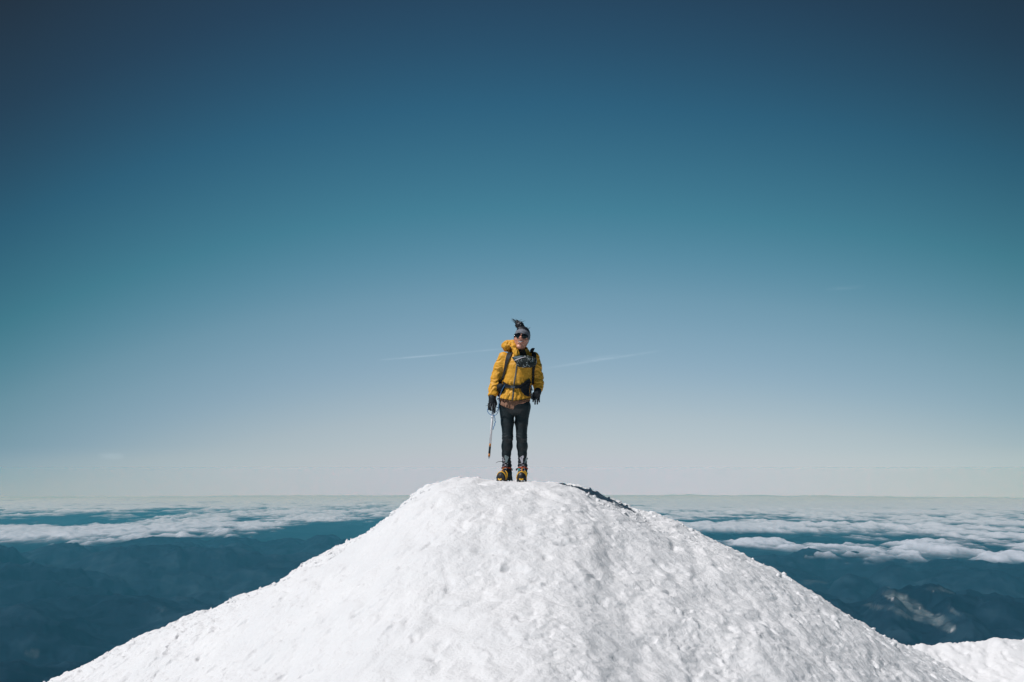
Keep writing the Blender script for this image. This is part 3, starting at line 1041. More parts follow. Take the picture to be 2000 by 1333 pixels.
TORSO = rows_px([(686, 1015, 9, 0.03, .055), (690, 1014, 17, 0.02, .075), (695, 1013, 26, 0.01, .095), (702, 1013, 29, 0.0, .115), (715, 1013, 29, -.01, .130),
                 (730, 1012, 28.5, -.01, .130), (742, 1011, 28.5, -.01, .132), (750, 1010, 28, -.01, .130), (757, 1008, 26.5, -.005, .116), (763, 1007, 27, -.005, .120),
                 (772, 1006, 29, -.005, .130), (780, 1005, 30, -.005, .133), (790, 1005, 30, -.005, .130)])
ARM_R = [L(984, 699, .02), L(977, 716, .02), L(970, 738, .03), L(965.5, 757, 0.0), L(962, 773, -.05)]
ARM_L = [L(1042, 699, .02), L(1046, 716, .025), L(1050, 738, .035), L(1051.2, 751, 0.005), L(1051.0, 760.5, -.035)]
ARM_W = [.062, .060, .058, .053, .046]
HEAD_C = L(1019.4, 661.2, -0.02)
HEAD_R = (Matrix.Rotation(math.radians(10), 3, 'Y') @ Matrix.Rotation(math.radians(-7), 3, 'Z') @ Matrix.Rotation(math.radians(-4), 3, 'X'))
HR = np.array(HEAD_R)


def to_head(P_):
    return (P_ - HEAD_C) @ HR


def from_head(p):
    return HR @ np.asarray(p, float) + HEAD_C


def cranium(H, grow=0.0):
    return ellip(H, (0, .012, .028), (.078 + grow, .094 + grow, .088 + grow))


def head_sdf(P_):
    H = to_head(P_)
    d = cranium(H)
    d = smin(d, ellip(H, (0, -.030, -.052), (.076, .069, .084)), .03)
    d = smin(d, ellip(H, (0, -.078, -.118), (.032, .026, .022)), .022)
    for s in (-1, 1):
        d = smin(d, ellip(H, (s * .044, -.064, -.032), (.030, .027, .028)), .016)
        d = smin(d, ellip(H, (s * .071, .010, -.012), (.008, .020, .032)), .008)
        d = smax(d, -ellip(H, (s * .031, -.108, .010), (.020, .018, .013)), .014)
    d = smin(d, cone(H, (0, -.088, .014), (0, -.112, -.018), .010, .014), .010)
    for s in (-1, 1):
        d = smin(d, ellip(H, (s * .013, -.100, -.022), (.010, .010, .008)), .007)
    d = smax(d, -ellip(H, (0, -.108, -.062), (.038, .014, .012)), .008)
    d = smin(d, ellip(H, (0, -.096, -.076), (.024, .012, .007)), .008)
    return d


def noise_d(P_, s, seed=0, st=(1, 1, 1)):
    return perlin3(P_[..., 0] * s * st[0], P_[..., 1] * s * st[1], P_[..., 2] * s * st[2], seed)


LEG_R = [L(990, 795, .0), L(991, 826, -.005), L(991.5, 854, -.012), L(990.3, 872, .012), L(989, 888, .012), L(989, 900, .012)]
LEG_L = [L(1021, 795, .0), L(1018.5, 826, -.005), L(1018.7, 854, -.012), L(1019.8, 872, .012), L(1020.3, 888, .012), L(1020.3, 900, .012)]
LEG_W = [.088, .069, .057, .0585, .047, .040]
HIPS = rows_px([(776, 1006, 26, .005, .115), (790, 1005.5, 30, .01, .122), (800, 1005.3, 29.5, .01, .115), (808, 1005, 23, .005, .085), (814, 1005, 10, .0, .03)])
HAND_R, HAND_L = L(962, 785, -.065), L(1047.5, 772, -.065)


def body_sdf(P_):
    d = head_sdf(P_)
    d = smin(d, cone(P_, from_head((0, .022, -.06)), L(1014.5, 693, .03), .050, .056), .02)
    slim = [(z, cx, cy_, rx * .86, ry * .84) for z, cx, cy_, rx, ry in TORSO]
    d = smin(d, loft(P_, slim), .03)
    d = smin(d, loft(P_, [(z, cx, cy_, rx * .92, ry * .92) for z, cx, cy_, rx, ry in HIPS]), .03)
    for arm, hand in ((ARM_R, HAND_R), (ARM_L, HAND_L)):
        d = smin(d, chain(P_, arm, [w * .68 for w in ARM_W], .02), .02)
        d = smin(d, ellip(P_, hand, (.026, .016, .036)), .015)
    for leg in (LEG_R, LEG_L):
        d = smin(d, chain(P_, leg, [w * .90 for w in LEG_W], .02), .02)
    for (a, b) in ((L(990, 930, .02), L(980, 932, -.10)), (L(1021, 930, .02), L(1018.5, 932, -.12))):
        d = smin(d, cone(P_, a, b, .028, .022), .02)
    return d


def jacket_sdf(P_, plain=False):
    d = loft(P_, TORSO)
    # collar standing round the neck
    d = smin(d, smax(cone(P_, L(1014, 694, .01), L(1018, 681, .0), .084, .070), P_[..., 2] - L(0, 680)[2] - .40 * P_[..., 1], .01), .02)
    for arm in (ARM_R, ARM_L):
        d = smin(d, chain(P_, arm, ARM_W, .025), .028)
    # sleeves end squarely at the cuffs
    if not plain:
        z = P_[..., 2]
        n1 = noise_d(P_, 11, 1, (1, .8, 1.5)); n2 = noise_d(P_, 24, 2, (1.3, 1, 1.0))
        ridge = (0.5 - np.abs(n1)) * .007 + (0.4 - np.abs(n2)) * .0035
        d = d - ridge
        zb, zh = L(0, 757)[2], L(0, 784)[2]
        ang = np.arctan2(P_[..., 1], P_[..., 0] - L(1006, 757)[0])
        amp = np.exp(-((z - zb) / .055) ** 2) * .006 + sstep(zb, zh, z) * .004
        near = sstep(.19, .17, np.abs(P_[..., 0] - L(1006, 757)[0]))
        d = d - amp * np.sin(ang * 19 + 4 * n1) * near
        # folds running across the sleeves
        side = sstep(.155, .19, np.abs(P_[..., 0] - L(1010, 757)[0]))
        d = d - side * .0038 * np.sin(z * 75 + 45 * np.abs(P_[..., 0] - .03) + 9 * n1)
    # sleeves and hem end in a clean edge
    for arm in (ARM_R, ARM_L):
        e = arm[-1] - arm[-2]; e = e / np.linalg.norm(e)
        q = P_ - arm[-1]
        t_ = q @ e
        near_ = length(q) < .11
        d = np.where(near_, smax(d, t_ - .018, .004), d)
    hem_z = np.interp(P_[..., 0], [L(975, 0)[0], L(988, 0)[0], L(1003, 0)[0], L(1018, 0)[0], L(1036, 0)[0]], [L(0, y)[2] for y in (780, 783, 785.2, 784, 780)])
    tor = np.abs(P_[..., 0] - L(1006, 0)[0]) < .178
    d = np.where(tor, smax(d, hem_z - P_[..., 2], .003), d)
    # hollow at the neck
    d = smax(d, -cone(P_, L(1015, 690, .015), L(1018, 676, -.012), .052, .064), .006)
    return d


def jacket_plain(P_):
    return jacket_sdf(P_, True)


def hood_sdf(P_):
    d = ellip(P_, L(990, 675.5, .02), (.056, .066, .050))
    d = smin(d, cone(P_, L(992, 671.5, .0), L(1002, 671.5, -.03), .034, .030), .02)
    d = smin(d, chain(P_, [L(1001, 671, -.05), L(1004.5, 681, -.095), L(1009, 694, -.125)], [.028, .028, .031], .018), .02)
    d = smin(d, chain(P_, [L(990, 679, .08), L(1006, 680, .115), L(1024, 683, .085), L(1031, 687, .02)], [.038, .034, .028, .022], .02), .02)
    n1 = noise_d(P_, 20, 5, (1.3, 1, .8)); n2 = noise_d(P_, 38, 6, (1, 1, 1))
    d = d - (0.45 - np.abs(n1)) * .012 - (0.4 - np.abs(n2)) * .004
    # folds: grooves sweeping from the shoulder up and over to the throat
    q = P_ - L(996, 690, 0)
    r = np.sqrt(q[..., 0] ** 2 + q[..., 2] ** 2)
    d = d - .0035 * np.sin(r * 110 + 4 * n1)
    return d


def trousers_sdf(P_):
    d = loft(P_, HIPS)
    for leg in (LEG_R, LEG_L):
        d = smin(d, chain(P_, leg, LEG_W, .02), .010)
    kz = L(0, 856)[2]
    w = np.exp(-((P_[..., 2] - kz) / .05) ** 2) + .35 * np.exp(-((P_[..., 2] - L(0, 815)[2]) / .04) ** 2) + .5 * np.exp(-((P_[..., 2] - L(0, 889)[2]) / .025) ** 2)
    d = d - .0022 * w * np.sin(P_[..., 2] * 210 + 10 * P_[..., 0] + 5 * noise_d(P_, 12, 8))
    return smax(d, L(0, 899)[2] - P_[..., 2], .004)


def finger(P_, pts, r=.0098):
    n = len(pts)
    return chain(P_, pts, [r * (1 - .06 * i) for i in range(n)], .004)


def glove_grip(P_):
    """her right hand, closed over the head of the axe"""
    d = chain(P_, [L(961.8, 776, -.054), L(961.8, 780.5, -.060)], [.037, .034], .01)
    d = smin(d, ellip(P_, L(961.5, 786, -.066), (.040, .026, .040)), .014)
    for i, x in enumerate((954.6, 958.6, 962.7)):
        e = (0.0, 1.4, 1.6)[i]
        d = smin(d, finger(P_, [L(x, 790, -.080), L(x, 796 + e, -.098), L(x + .3, 801 + e, -.085), L(x + .6, 800 + e, -.064)]), .006)
    # forefinger runs down along the shaft
    d = smin(d, finger(P_, [L(966.6, 789, -.080), L(967.2, 797, -.094), L(966.8, 803, -.092), L(966.2, 807, -.084)], .0102), .006)
    d = smin(d, finger(P_, [L(968.0, 783, -.060), L(969.6, 790, -.050), L(967.0, 796, -.046)], .0115), .01)
    # gauntlet with a turned edge
    d = smin(d, cone(P_, L(961.8, 777.5, -.056), L(961.8, 779.5, -.058), .041, .040), .006)
    return d - .002 * noise_d(P_, 60, 9)


def glove_open(P_):
    """her left hand, hanging relaxed"""
    d = chain(P_, [L(1050.3, 762.5, -.050), L(1049.0, 768, -.065)], [.036, .034], .01)
    d = smin(d, ellip(P_, L(1047.8, 773, -.068), (.040, .022, .037)), .014)
    tips = [(1041.6, 780, 1041.0, 785.5, -.085), (1045.3, 781, 1044.8, 790.5, -.082), (1049.2, 781, 1049.3, 790.0, -.075), (1052.7, 779, 1053.0, 786.0, -.065)]
    for x0, y1, x1, y2, f in tips:
        m_ = (np.array([x0, y1]) + np.array([x1, y2])) / 2
        d = smin(d, finger(P_, [L(x0 + .3, 775, f + .012), L(x0, y1, f - .004), L(m_[0], m_[1], f - .004), L(x1, y2, f + .014)]), .005)
    d = smin(d, finger(P_, [L(1042.0, 769, -.085), L(1038.7, 774.5, -.100), L(1038.4, 780, -.098)], .0112), .009)
    d = smin(d, cone(P_, L(1050.0, 765.5, -.060), L(1049.6, 768, -.062), .041, .040), .006)
    return d - .002 * noise_d(P_, 60, 10)


def band_sdf(P_):
    H = to_head(P_)
    out = ellip(H, (0, .012, .030), (.086, .104, .096))
    d = smax(out, -cranium(H, .002), .004)
    low = .034 - .95 * np.clip(H[..., 1] + .085, 0, .085)       # lower edge: brow in front, over the ears at the sides
    low = np.where(H[..., 1] > 0, -.047 + .35 * H[..., 1], low)
    top = .098 - .35 * np.clip(H[..., 1] + .09, 0, .2)
    d = smax(d, np.maximum(low - H[..., 2], H[..., 2] - top), .006)
    return d - .0012 * np.sin(H[..., 2] * 260 + 18 * H[..., 0] + 4 * noise_d(H, 18, 3))


def hair_sdf(P_):
    H = to_head(P_)
    d = ellip(H, (0, .016, .034), (.084, .102, .101))
    top = smax(d, .068 - .4 * np.clip(H[..., 1] + .08, 0, .2) - H[..., 2], .006)
    nape = smax(smax(ellip(H, (0, .020, -.006), (.080, .092, .090)), .010 - H[..., 1], .01), -.082 - H[..., 2], .01)
    d = smin(top, nape, .01)
    # bun piled on the crown
    b = ellip(P_, L(1014.5, 635.5, .0), (.048, .047, .036))
    b = smin(b, ellip(P_, L(1010.5, 631, .0), (.022, .022, .030)), .012)
    b = b - .004 * np.sin(40 * noise_d(P_, 9, 12)) - .004 * noise_d(P_, 45, 13)
    d = smin(d, b, .028)
    # sideburn in front of the right ear
    d = smin(d, cone(P_, from_head((-.078, -.030, .0)), from_head((-.072, -.028, -.060)), .010, .007), .006)
    return d


person = empty("person", tuple(ORG), "smiling climber in yellow hooded jacket and dark tights standing on the summit", "person")
fine_lo = np.array([-.36, -.20, .0])
body = sdf_mesh("body", body_sdf, (-.33, -.20, .0), (.36, .20, 1.76), .0068, MAT['skin'], person)
jk = sdf_mesh("jacket", jacket_sdf, (-.36, -.24, .83), (.38, .20, 1.50), .0058, MAT['jacket'], person)
hd = sdf_mesh("hood", hood_sdf, (-.18, -.22, 1.32), (.24, .20, 1.60), .0046, MAT['jacket'], person)
tr = sdf_mesh("trousers", trousers_sdf, (-.22, -.16, .20), (.24, .18, .93), .0060, MAT['tights'], person)
sdf_mesh("glove", glove_grip, L(948, 812, -.18), L(978, 766, .03), .0030, MAT['glove'], person)
sdf_mesh("glove", glove_open, L(1032, 796, -.18), L(1062, 752, .03), .0030, MAT['glove'], person)
sdf_mesh("headband", band_sdf, HEAD_C - .15, HEAD_C + .15, .0034, MAT['band'], person)
hair = sdf_mesh("hair", hair_sdf, HEAD_C - (.13, .16, .13), HEAD_C + (.13, .16, .27), .0042, MAT['hair'], person)

# loose strands blown up and sideways from the bun
rr = random.Random(4)
st = [hair]
for i in range(24):
    a = L((1010 if i < 16 else 1014) + rr.uniform(-5, 5), 631 + rr.uniform(-3, 3), rr.uniform(-.03, .03))
    lean = rr.uniform(-7, 0) if i < 16 else rr.uniform(-2, 11)
    tip = (a[0] + (lean - 3) * M_PX, a[1] + rr.uniform(-.02, .02), a[2] + rr.uniform(2.5, 7.5 if i < 16 else 3.5) * M_PX)
    mid = (a + np.array(tip)) / 2 + np.array([rr.uniform(-.008, .008), 0, rr.uniform(.0, .012)])
    st.append(tube("strand", resample([a, mid, tip], 6), np.linspace(.0028, .0006, 6), MAT['hair'], None, seg=5))
for i in range(8):
    a = from_head((.03 + rr.uniform(-.02, .05), rr.uniform(-.02, .03), .112)); tip = a + np.array([rr.uniform(-.01, .03), 0, rr.uniform(.008, .03)])
    st.append(tube("strand", resample([a, (a + tip) / 2 + .004, tip], 5), np.linspace(.002, .0007, 5), MAT['hair'], None, seg=5))
merge(st)

# mouth: lips and a row of teeth in the smile
def mouth_strip(name, z0, z1, w, bow, mat, lift, parent):
    n, m_ = 15, 5
    u = np.linspace(-1, 1, n)
    V = []
    for i, t in enumerate(u):
        for k in range(m_):
            s = k / (m_ - 1)
            zz = (z0 + (z1 - z0) * s) * (1 - .75 * t * t) + bow * t * t - .0625
            x = w * t
            V.append([x, 0, zz])
    V = np.array(V)
    yy = np.full(len(V), -.15)
    for _ in range(60):
        H = V.copy(); H[:, 1] = yy
        yy = yy + np.maximum(head_sdf((H @ HR.T) + HEAD_C) * .7, 0)
    V[:, 1] = yy - lift
    W = V @ HR.T + HEAD_C
    Wb = (V + np.array([0, .006, 0])) @ HR.T + HEAD_C
    q = grid_quads(n, m_)
    return mesh_np(name, np.vstack([W, Wb]), np.vstack([q[:, ::-1], q + n * m_]), mat, parent)


mouth_strip("teeth", -.005, .008, .031, .015, MAT['teeth'], .002, body)
lips = [mouth_strip("lips", .008, .0125, .036, .016, MAT['lip'], .004, body), mouth_strip("lips", -.0115, -.005, .036, .016, MAT['lip'], .004, body)]
merge(lips)

# shirt tail showing under the jacket
def shirt_tail():
    n, m_ = 46, 10
    xs = np.linspace(975.6, 1035.5, n)
    bot = np.interp(xs, [975, 979, 987, 996, 1002.5, 1004.5, 1008, 1016, 1026, 1036], [788, 793, 797, 799.5, 801.5, 796.5, 792.5, 789.5, 786.5, 785])
    V = []
    for i in range(n):
        for k in range(m_):
            py = 778 + (bot[i] - 778) * k / (m_ - 1)
            p = L(xs[i], py)
            V.append([p[0], 0, p[2]])
    V = np.array(V).reshape(n, m_, 3)
    y = front_y(trousers_sdf, V[..., 0], V[..., 2], -.4, .02)
    drop = np.linspace(0, 1, m_)[None, :]
    fold = .008 * np.sin(xs * .55)[:, None] * drop + .006 * np.sin(xs * 1.3 + 1)[:, None] * drop
    V[..., 1] = y - .006 + fold - .010 * drop
    B_ = V.copy(); B_[..., 1] += .004
    q = grid_quads(n, m_)
    ring = [i * m_ for i in range(n)] + [(n - 1) * m_ + j for j in range(1, m_)] + [i * m_ + m_ - 1 for i in range(n - 2, -1, -1)] + [j for j in range(m_ - 2, 0, -1)]
    side = np.array([[a, b, b + n * m_, a + n * m_] for a, b in zip(ring, ring[1:] + ring[:1])])
    o = mesh_np("shirt_tail", np.vstack([V.reshape(-1, 3), B_.reshape(-1, 3)]), np.vstack([q, q[:, ::-1] + n * m_, side]), MAT['tan'], person)
    return o


shirt_tail()
ribbon_on("throat_patch", jacket_plain, [(1018.5, 683.5), (1019.5, 690), (1020.5, 698)], [12, 15, 17], MAT['dark_brown'], person, lift=.003, thick=.004, n=14, m=7)  # dark brown patch on the jacket front below the chin
zp = ribbon_on("zip", jacket_sdf, [(1010.5, 706), (1009.5, 716), (1007, 735), (1004.5, 748), (1003.8, 757), (1002.5, 770), (1001, 784.5)], [2.0, 2.0, 2.0], MAT['zip'], jk, lift=.001, thick=.003, n=60, m=3)
ribbon_on("zip_edge", jacket_sdf, [(1009.3, 707), (1008.3, 716), (1005.8, 735), (1003.3, 748), (1002.6, 757), (1001.3, 770), (999.8, 784.5)], [.55, .55], MAT['grey'], zp, lift=.002, thick=.003, n=60, m=3)
hem = []
for pts_ in ([(975.5, 779.5), (988, 782.5), (1003, 784.6), (1018, 783.4), (1035, 779.5)],):
    hem.append(ribbon_on("hem_cord", jacket_sdf, pts_, [1.3, 1.3], MAT['black'], jk, lift=.002, thick=.004, n=50, m=3))

# ---- boots
def boot(heel, toe, ank, mirror, tabs):
    """heel, toe, ankle: points on the sole line and the top of the shaft"""
    heel, toe, ank = map(np.asarray, (heel, toe, ank))
    fwd = toe - heel; fwd[2] = 0; ln = np.linalg.norm(fwd); fwd = fwd / ln
    sd = np.array([-fwd[1], fwd[0], 0])
    base_z = heel[2]

    def loc(P_):
        q = P_ - heel
        return q @ fwd, q @ sd, q[..., 2]

    def upper(P_):
        u, v, w = loc(P_)
        prof_w = np.interp(u, [-.03, 0, .06, .12, .18, .235, .275], [.030, .040, .042, .040, .048, .046, .030])
        prof_h = np.interp(u, [-.03, 0, .07, .10, .14, .19, .235, .275], [.09, .12, .13, .105, .085, .068, .058, .034])
        q = np.sqrt((v / prof_w) ** 2 + (np.maximum(w, 0) / prof_h) ** 2)
        d = (q - 1) * .040
        d = smax(d, np.maximum(-w, np.maximum(-u - .035, u - ln - .022)), .012)
        sh = chain(P_, [heel + fwd * .045 + np.array([0, 0, .06]), heel + fwd * .050 + np.array([0, 0, .14]), ank + np.array([0, 0, .012])], [.050, .049, .048], .01)
        sh = smax(sh, P_[..., 2] - ank[2] - .022, .006)
        sh = smax(sh, -cone(P_, ank + np.array([0, 0, .0]), ank + np.array([0, 0, .08]), .038, .040), .003)
        d = smin(d, sh, .025)
        return d - .003 * np.sin(w * 150 + 6 * u) * sstep(.05, .1, w) - .002 * noise_d(P_, 40, 14)

    def sole(P_):
        u, v, w = loc(P_)
        prof_w = np.interp(u, [-.03, 0, .06, .12, .18, .235, .275], [.032, .042, .042, .041, .051, .048, .032])
        d = smax(np.abs(v) - prof_w, np.maximum(-u - .037, u - ln - .024), .022)
        d = smax(d, np.maximum(-w - .016, w - .014), .004)
        # rubber toe box
        t_ = ellip(np.stack([u, v, w], -1), (ln - .018, 0, .012), (.048, .049, .056))
        t_ = smax(t_, -w, .004)
        return smin(d, t_, .006) - .0015 * np.abs(np.sin(u * 260)) * (w < .012)
    lo = np.minimum(np.minimum(heel, toe), ank) - .09; hi = np.maximum(np.maximum(heel, toe), ank) + .09
    lo[2] = base_z - .03; hi[2] = ank[2] + .06
    b = sdf_mesh("boot", upper, lo, hi, .0042, MAT['boot'], person)
    hi2 = hi.copy(); hi2[2] = base_z + .09
    sdf_mesh("sole", sole, lo, hi2, .0040, MAT['rubber'], b)
    # panel on the outer side of the foot
    def panel(P_):
        u, v, w = loc(P_)
        s = smax(upper(P_) - .003, -upper(P_) - .004, .001)
        return smax(s, np.maximum(np.maximum(.015 - w, w - .062), np.maximum(.03 - u, u - .17)), .004)
    sdf_mesh("side_panel", panel, lo, hi2, .0042, MAT['teal'], b)
    # laces zigzag up the front of the shaft
    segs = []
    for i in range(7):
        t0, t1 = i / 7.0, (i + 1) / 7.0
        s = 1 if i % 2 else -1

        def at(t, side):
            u = np.interp(t, [0, .35, 1], [.165, .105, .098])
            w = np.interp(t, [0, .35, 1], [.075, .115, ank[2] - base_z - .005])
            q = heel + fwd * u + sd * side * .021 + np.array([0, 0, w])
            return q + fwd * .004
        for sg in (s, -s):
            a, b2 = at(t0, sg), at(t1, -sg)
            segs.append(tube("laces", resample([a, (a + b2) / 2 + fwd * .006, b2], 6), .0022, MAT['pale'] if sg == 1 else MAT['black'], b, seg=5))
    l1 = merge([o for o in segs[0::2]], "laces")
    l2 = merge([o for o in segs[1::2]], "laces")
    eyes = []
    for i in range(6):
        for side in (-1, 1):
            t = (i + .3) / 6
            u = np.interp(t, [0, .35, 1], [.165, .105, .098]); w = np.interp(t, [0, .35, 1], [.072, .115, ank[2] - base_z - .008])
            q = heel + fwd * (u - .004) + sd * side * .026 + np.array([0, 0, w])
            eyes.append(tube("lace_hook", np.array([q - fwd * .006, q + fwd * .003, q + fwd * .007 + np.array([0, 0, .003])]), [.0050, .0050, .003], MAT['silver'], b, seg=6))
    for (outline, dyv, mat) in tabs:
        out = []
        for px, py in outline:
            p = L(px, py); out.append((p[0], p[2]))
        M_ = Matrix.Translation((0, dyv, 0))
        plate("tongue_tab", out, .006, mat, b, M_, bevel=.0012)
        cx_ = sum(p[0] for p in out[:2]) / 2; cz_ = sum(p[1] for p in out[:2]) / 2 - .011
        tube("eyelet", np.array([[cx_, dyv - .006, cz_], [cx_, dyv + .006, cz_]]), .0045, MAT['black'], b, seg=8)
    return b, heel, fwd, sd, ln


def G_(px, dy, h):
    p = L(px, 941, dy); p[2] = h
    return p


SOLE_H = .046
bootR = boot(G_(993.5, .075, SOLE_H), G_(978.5, -.125, SOLE_H), L(989.2, 899, .012), 1,
             [([(987.0, 889.3), (993.2, 892.8), (993.4, 895), (990.2, 904), (987, 904.5), (986.6, 899), (985.4, 895), (985.4, 890.4)], -.062, MAT['grey']),
              ([(980.5, 894), (982.2, 893), (986, 902), (984, 903)], -.058, MAT['pale'])])
bootL = boot(G_(1021.5, .09, SOLE_H), G_(1018.3, -.155, SOLE_H), L(1020.3, 899, .012), -1,
             [([(1014.6, 894.5), (1020.8, 890.2), (1022.6, 890.6), (1023, 893.5), (1021.4, 896.5), (1021.4, 904.8), (1018.4, 905)], -.062, MAT['pale']),
              ([(1029.6, 893.7), (1031, 895.3), (1030.2, 898), (1026.4, 904.5), (1023, 904.2), (1026.4, 896.5)], -.050, MAT['grey'])])
# loose lace end blown out to the side
tube("loose_lace", resample([L(986, 902, -.06), L(979, 901.8, -.055), L(973, 902.3, -.05), L(968.8, 904.8, -.05)], 16), np.linspace(.004, .0018, 16), MAT['black'], bootR[0], seg=6)
plate("cloth_label", [L(1011.2, 915.2)[[0, 2]], L(1015, 915.2)[[0, 2]], L(1014.6, 919.5)[[0, 2]], L(1011.4, 919.8)[[0, 2]]], .004, MAT['mint'], bootL[0], Matrix.Translation((0, -.075, 0)), bevel=.001)

# ---- crampons: each a thing of its own strapped under a boot
def crampon(info, label):
    b, heel, fwd, sd, ln = info
    root = empty("crampon", tuple(ORG + np.array([heel[0], heel[1], 0]) + fwd * .1), label, "crampon", "crampons strapped under the boots")
    O = np.array([heel[0], heel[1], 0]) + fwd * .1
    def T(u, v, w):
        return heel + fwd * u + sd * v + np.array([0, 0, w]) - O
    def bar(pts, r, mat, name, seg=8, flat=1.0, n=14):
        return tube(name, resample([T(*p) for p in pts], n), r, mat, root, seg=seg, flat=flat)
    # frame rails under the sole, with the linking bar
    fr = [bar([(ln + .016, 0, -.020), (ln, .038, -.020), (.19, .046, -.020), (.14, .034, -.020)], .0042, MAT['steel'], "frame"),
          bar([(ln + .016, 0, -.020), (ln, -.038, -.020), (.19, -.046, -.020), (.14, -.034, -.020)], .0042, MAT['steel'], "frame"),
          bar([(.14, -.034, -.020), (.14, .034, -.020)], .0042, MAT['steel'], "frame", n=4),
          bar([(.15, 0, -.019), (.05, 0, -.019)], .006, MAT['steel'], "frame", n=4),
          bar([(.06, .033, -.020), (.0, .038, -.020), (-.03, .02, -.020), (-.03, -.02, -.020), (.0, -.038, -.020), (.06, -.033, -.020), (.06, .033, -.020)], .0042, MAT['steel'], "frame", n=30)]
    merge(fr)
    for (u, v, du, dv) in [(ln + .020, .018, .020, .0), (ln + .020, -.018, .020, .0), (ln + .004, .040, .012, .008), (ln + .004, -.040, .012, -.008), (.20, .047, 0, .004), (.20, -.047, 0, -.004),
                           (.145, .036, 0, 0), (.145, -.036, 0, 0), (.055, .034, 0, 0), (.055, -.034, 0, 0), (-.02, .030, -.006, .003), (-.02, -.030, -.006, -.003)]:
        a, c = T(u, v, -.014), T(u + du, v + dv, -.052)
        tube("point", np.array([a, a * .6 + c * .4, c]), [.0085, .0065, .0008], MAT['steel'], root, seg=6, flat=.5)
    # yellow front plate and bail arched over the toe
    pl = [T(ln + .024, -.020, -.008), T(ln + .030, 0, -.016), T(ln + .024, .020, -.008)]
    tube("front_plate", resample(pl, 12), .0095, MAT['yellow'], root, seg=8, flat=.9)
    arc = []
    for t in np.linspace(-.12, 1.12, 26):
        a = math.pi * t
        arc.append(T(ln - .018 + .010 * math.sin(a), .050 * math.cos(a), .006 + .062 * math.sin(a)))
    tube("toe_bail", np.array(arc), .0075, MAT['yellow'], root, seg=10, flat=1.25)
    arc2 = [T(ln - .05, .048, .004), T(ln - .055, .050, .05), T(ln - .058, .03, .078)]
    tube("toe_bail", resample(arc2, 14), .0062, MAT['yellow'], root, seg=8)
    # strap round the ankle with its buckle, and the heel lever
    ring = []
    for a in np.linspace(0, 2 * math.pi, 34):
        ring.append(T(.052 + .068 * math.cos(a), .054 * math.sin(a), .102 + .012 * math.cos(a)))
    tube("ankle_strap", np.array(ring), .0062, MAT['red'], root, seg=8, flat=1.3, caps=False)
    tube("strap_bridge", resample([T(.112, .0, .112), T(.155, .0, .098), T(.19, 0, .080), T(ln - .03, 0, .072)], 12), .0055, MAT['orange'], root, seg=8, flat=.6)
    bk = -1 if heel[0] > 0 else 1
    tube("strap_buckle", resample([T(.06, bk * .058, .10), T(.066, bk * .066, .094), T(.07, bk * .068, .082)], 8), .0085, MAT['steel'], root, seg=8)
    tube("heel_lever", resample([T(-.042, .0, -.01), T(-.048, 0, .03), T(-.046, 0, .085)], 10), [.008] * 10, MAT['orange'], root, seg=8, flat=1.4)
    return root


crampon(bootR, "yellow and black crampon on the foot nearer the ice axe, toe turned outward")
crampon(bootL, "yellow and black crampon on the foot whose toe points at the viewer, beside the shadow")

# ---- sunglasses
def sunglasses():
    root = empty("sunglasses", tuple(ORG + HEAD_C), "round dark sunglasses with thin metal rims worn on the climber's face", "sunglasses")
    def T(p):
        return HR @ np.asarray(p, float)
    for s in (-1, 1):
        n, rings = 28, 6
        V = [T((s * .0335, -.1075, .006))]
        for r_ in range(1, rings + 1):
            for k in range(n):
                a = 2 * math.pi * k / n; r = .0285 * r_ / rings
                V.append(T((s * .0335 + r * math.cos(a), -.1075 + 5.5 * r * r + s * r * math.cos(a) * .18, .006 + r * math.sin(a) * .96)))
        nf = len(V)
        V += [v + T((0, .003, 0)) for v in V]
        Q = []
        for k in range(0, n, 2):
            Q.append((0, 1 + k, 1 + (k + 1) % n, 1 + (k + 2) % n))
        for r_ in range(rings - 1):
            for k in range(n):
                a0 = 1 + r_ * n; b0 = a0 + n; k2 = (k + 1) % n
                Q.append((a0 + k, b0 + k, b0 + k2, a0 + k2))
        Qb = [tuple(i + nf for i in q[::-1]) for q in Q]
        e0 = 1 + (rings - 1) * n
        Qe = [(e0 + k, e0 + k + nf, e0 + (k + 1) % n + nf, e0 + (k + 1) % n) for k in range(n)]
        mesh_np("lens", np.array(V), np.array(Q + Qb + Qe), MAT['lens'], root)
    bits = []
    for s in (-1, 1):
        ring = []
        for k in range(33):
            a = 2 * math.pi * k / 32; r = .0293
            ring.append(T((s * .0335 + r * math.cos(a), -.1075 + 5.5 * r * r + s * r * math.cos(a) * .18, .006 + r * math.sin(a) * .96)))
        bits.append(tube("frame", np.array(ring), .0015, MAT['steel'], root, seg=6, caps=False))
        bits.append(tube("frame", resample([T((s * .061, -.096, .012)), T((s * .078, -.07, .012)), T((s * .088, -.02, .006)), T((s * .088, .03, .0))], 14), .0022, MAT['silver'], root, seg=6))
        tube("side_shield", resample([T((s * .0625, -.096, .006)), T((s * .072, -.078, .006)), T((s * .080, -.060, .006))], 8), [.016, .015, .012, .010, .009, .008, .008, .007], MAT['lens'], root, seg=10, flat=1.0)
    bits.append(tube("frame", resample([T((-.007, -.1075, .012)), T((0, -.116, .016)), T((.007, -.1075, .012))], 8), .0020, MAT['silver'], root, seg=6))
    merge(bits)


sunglasses()

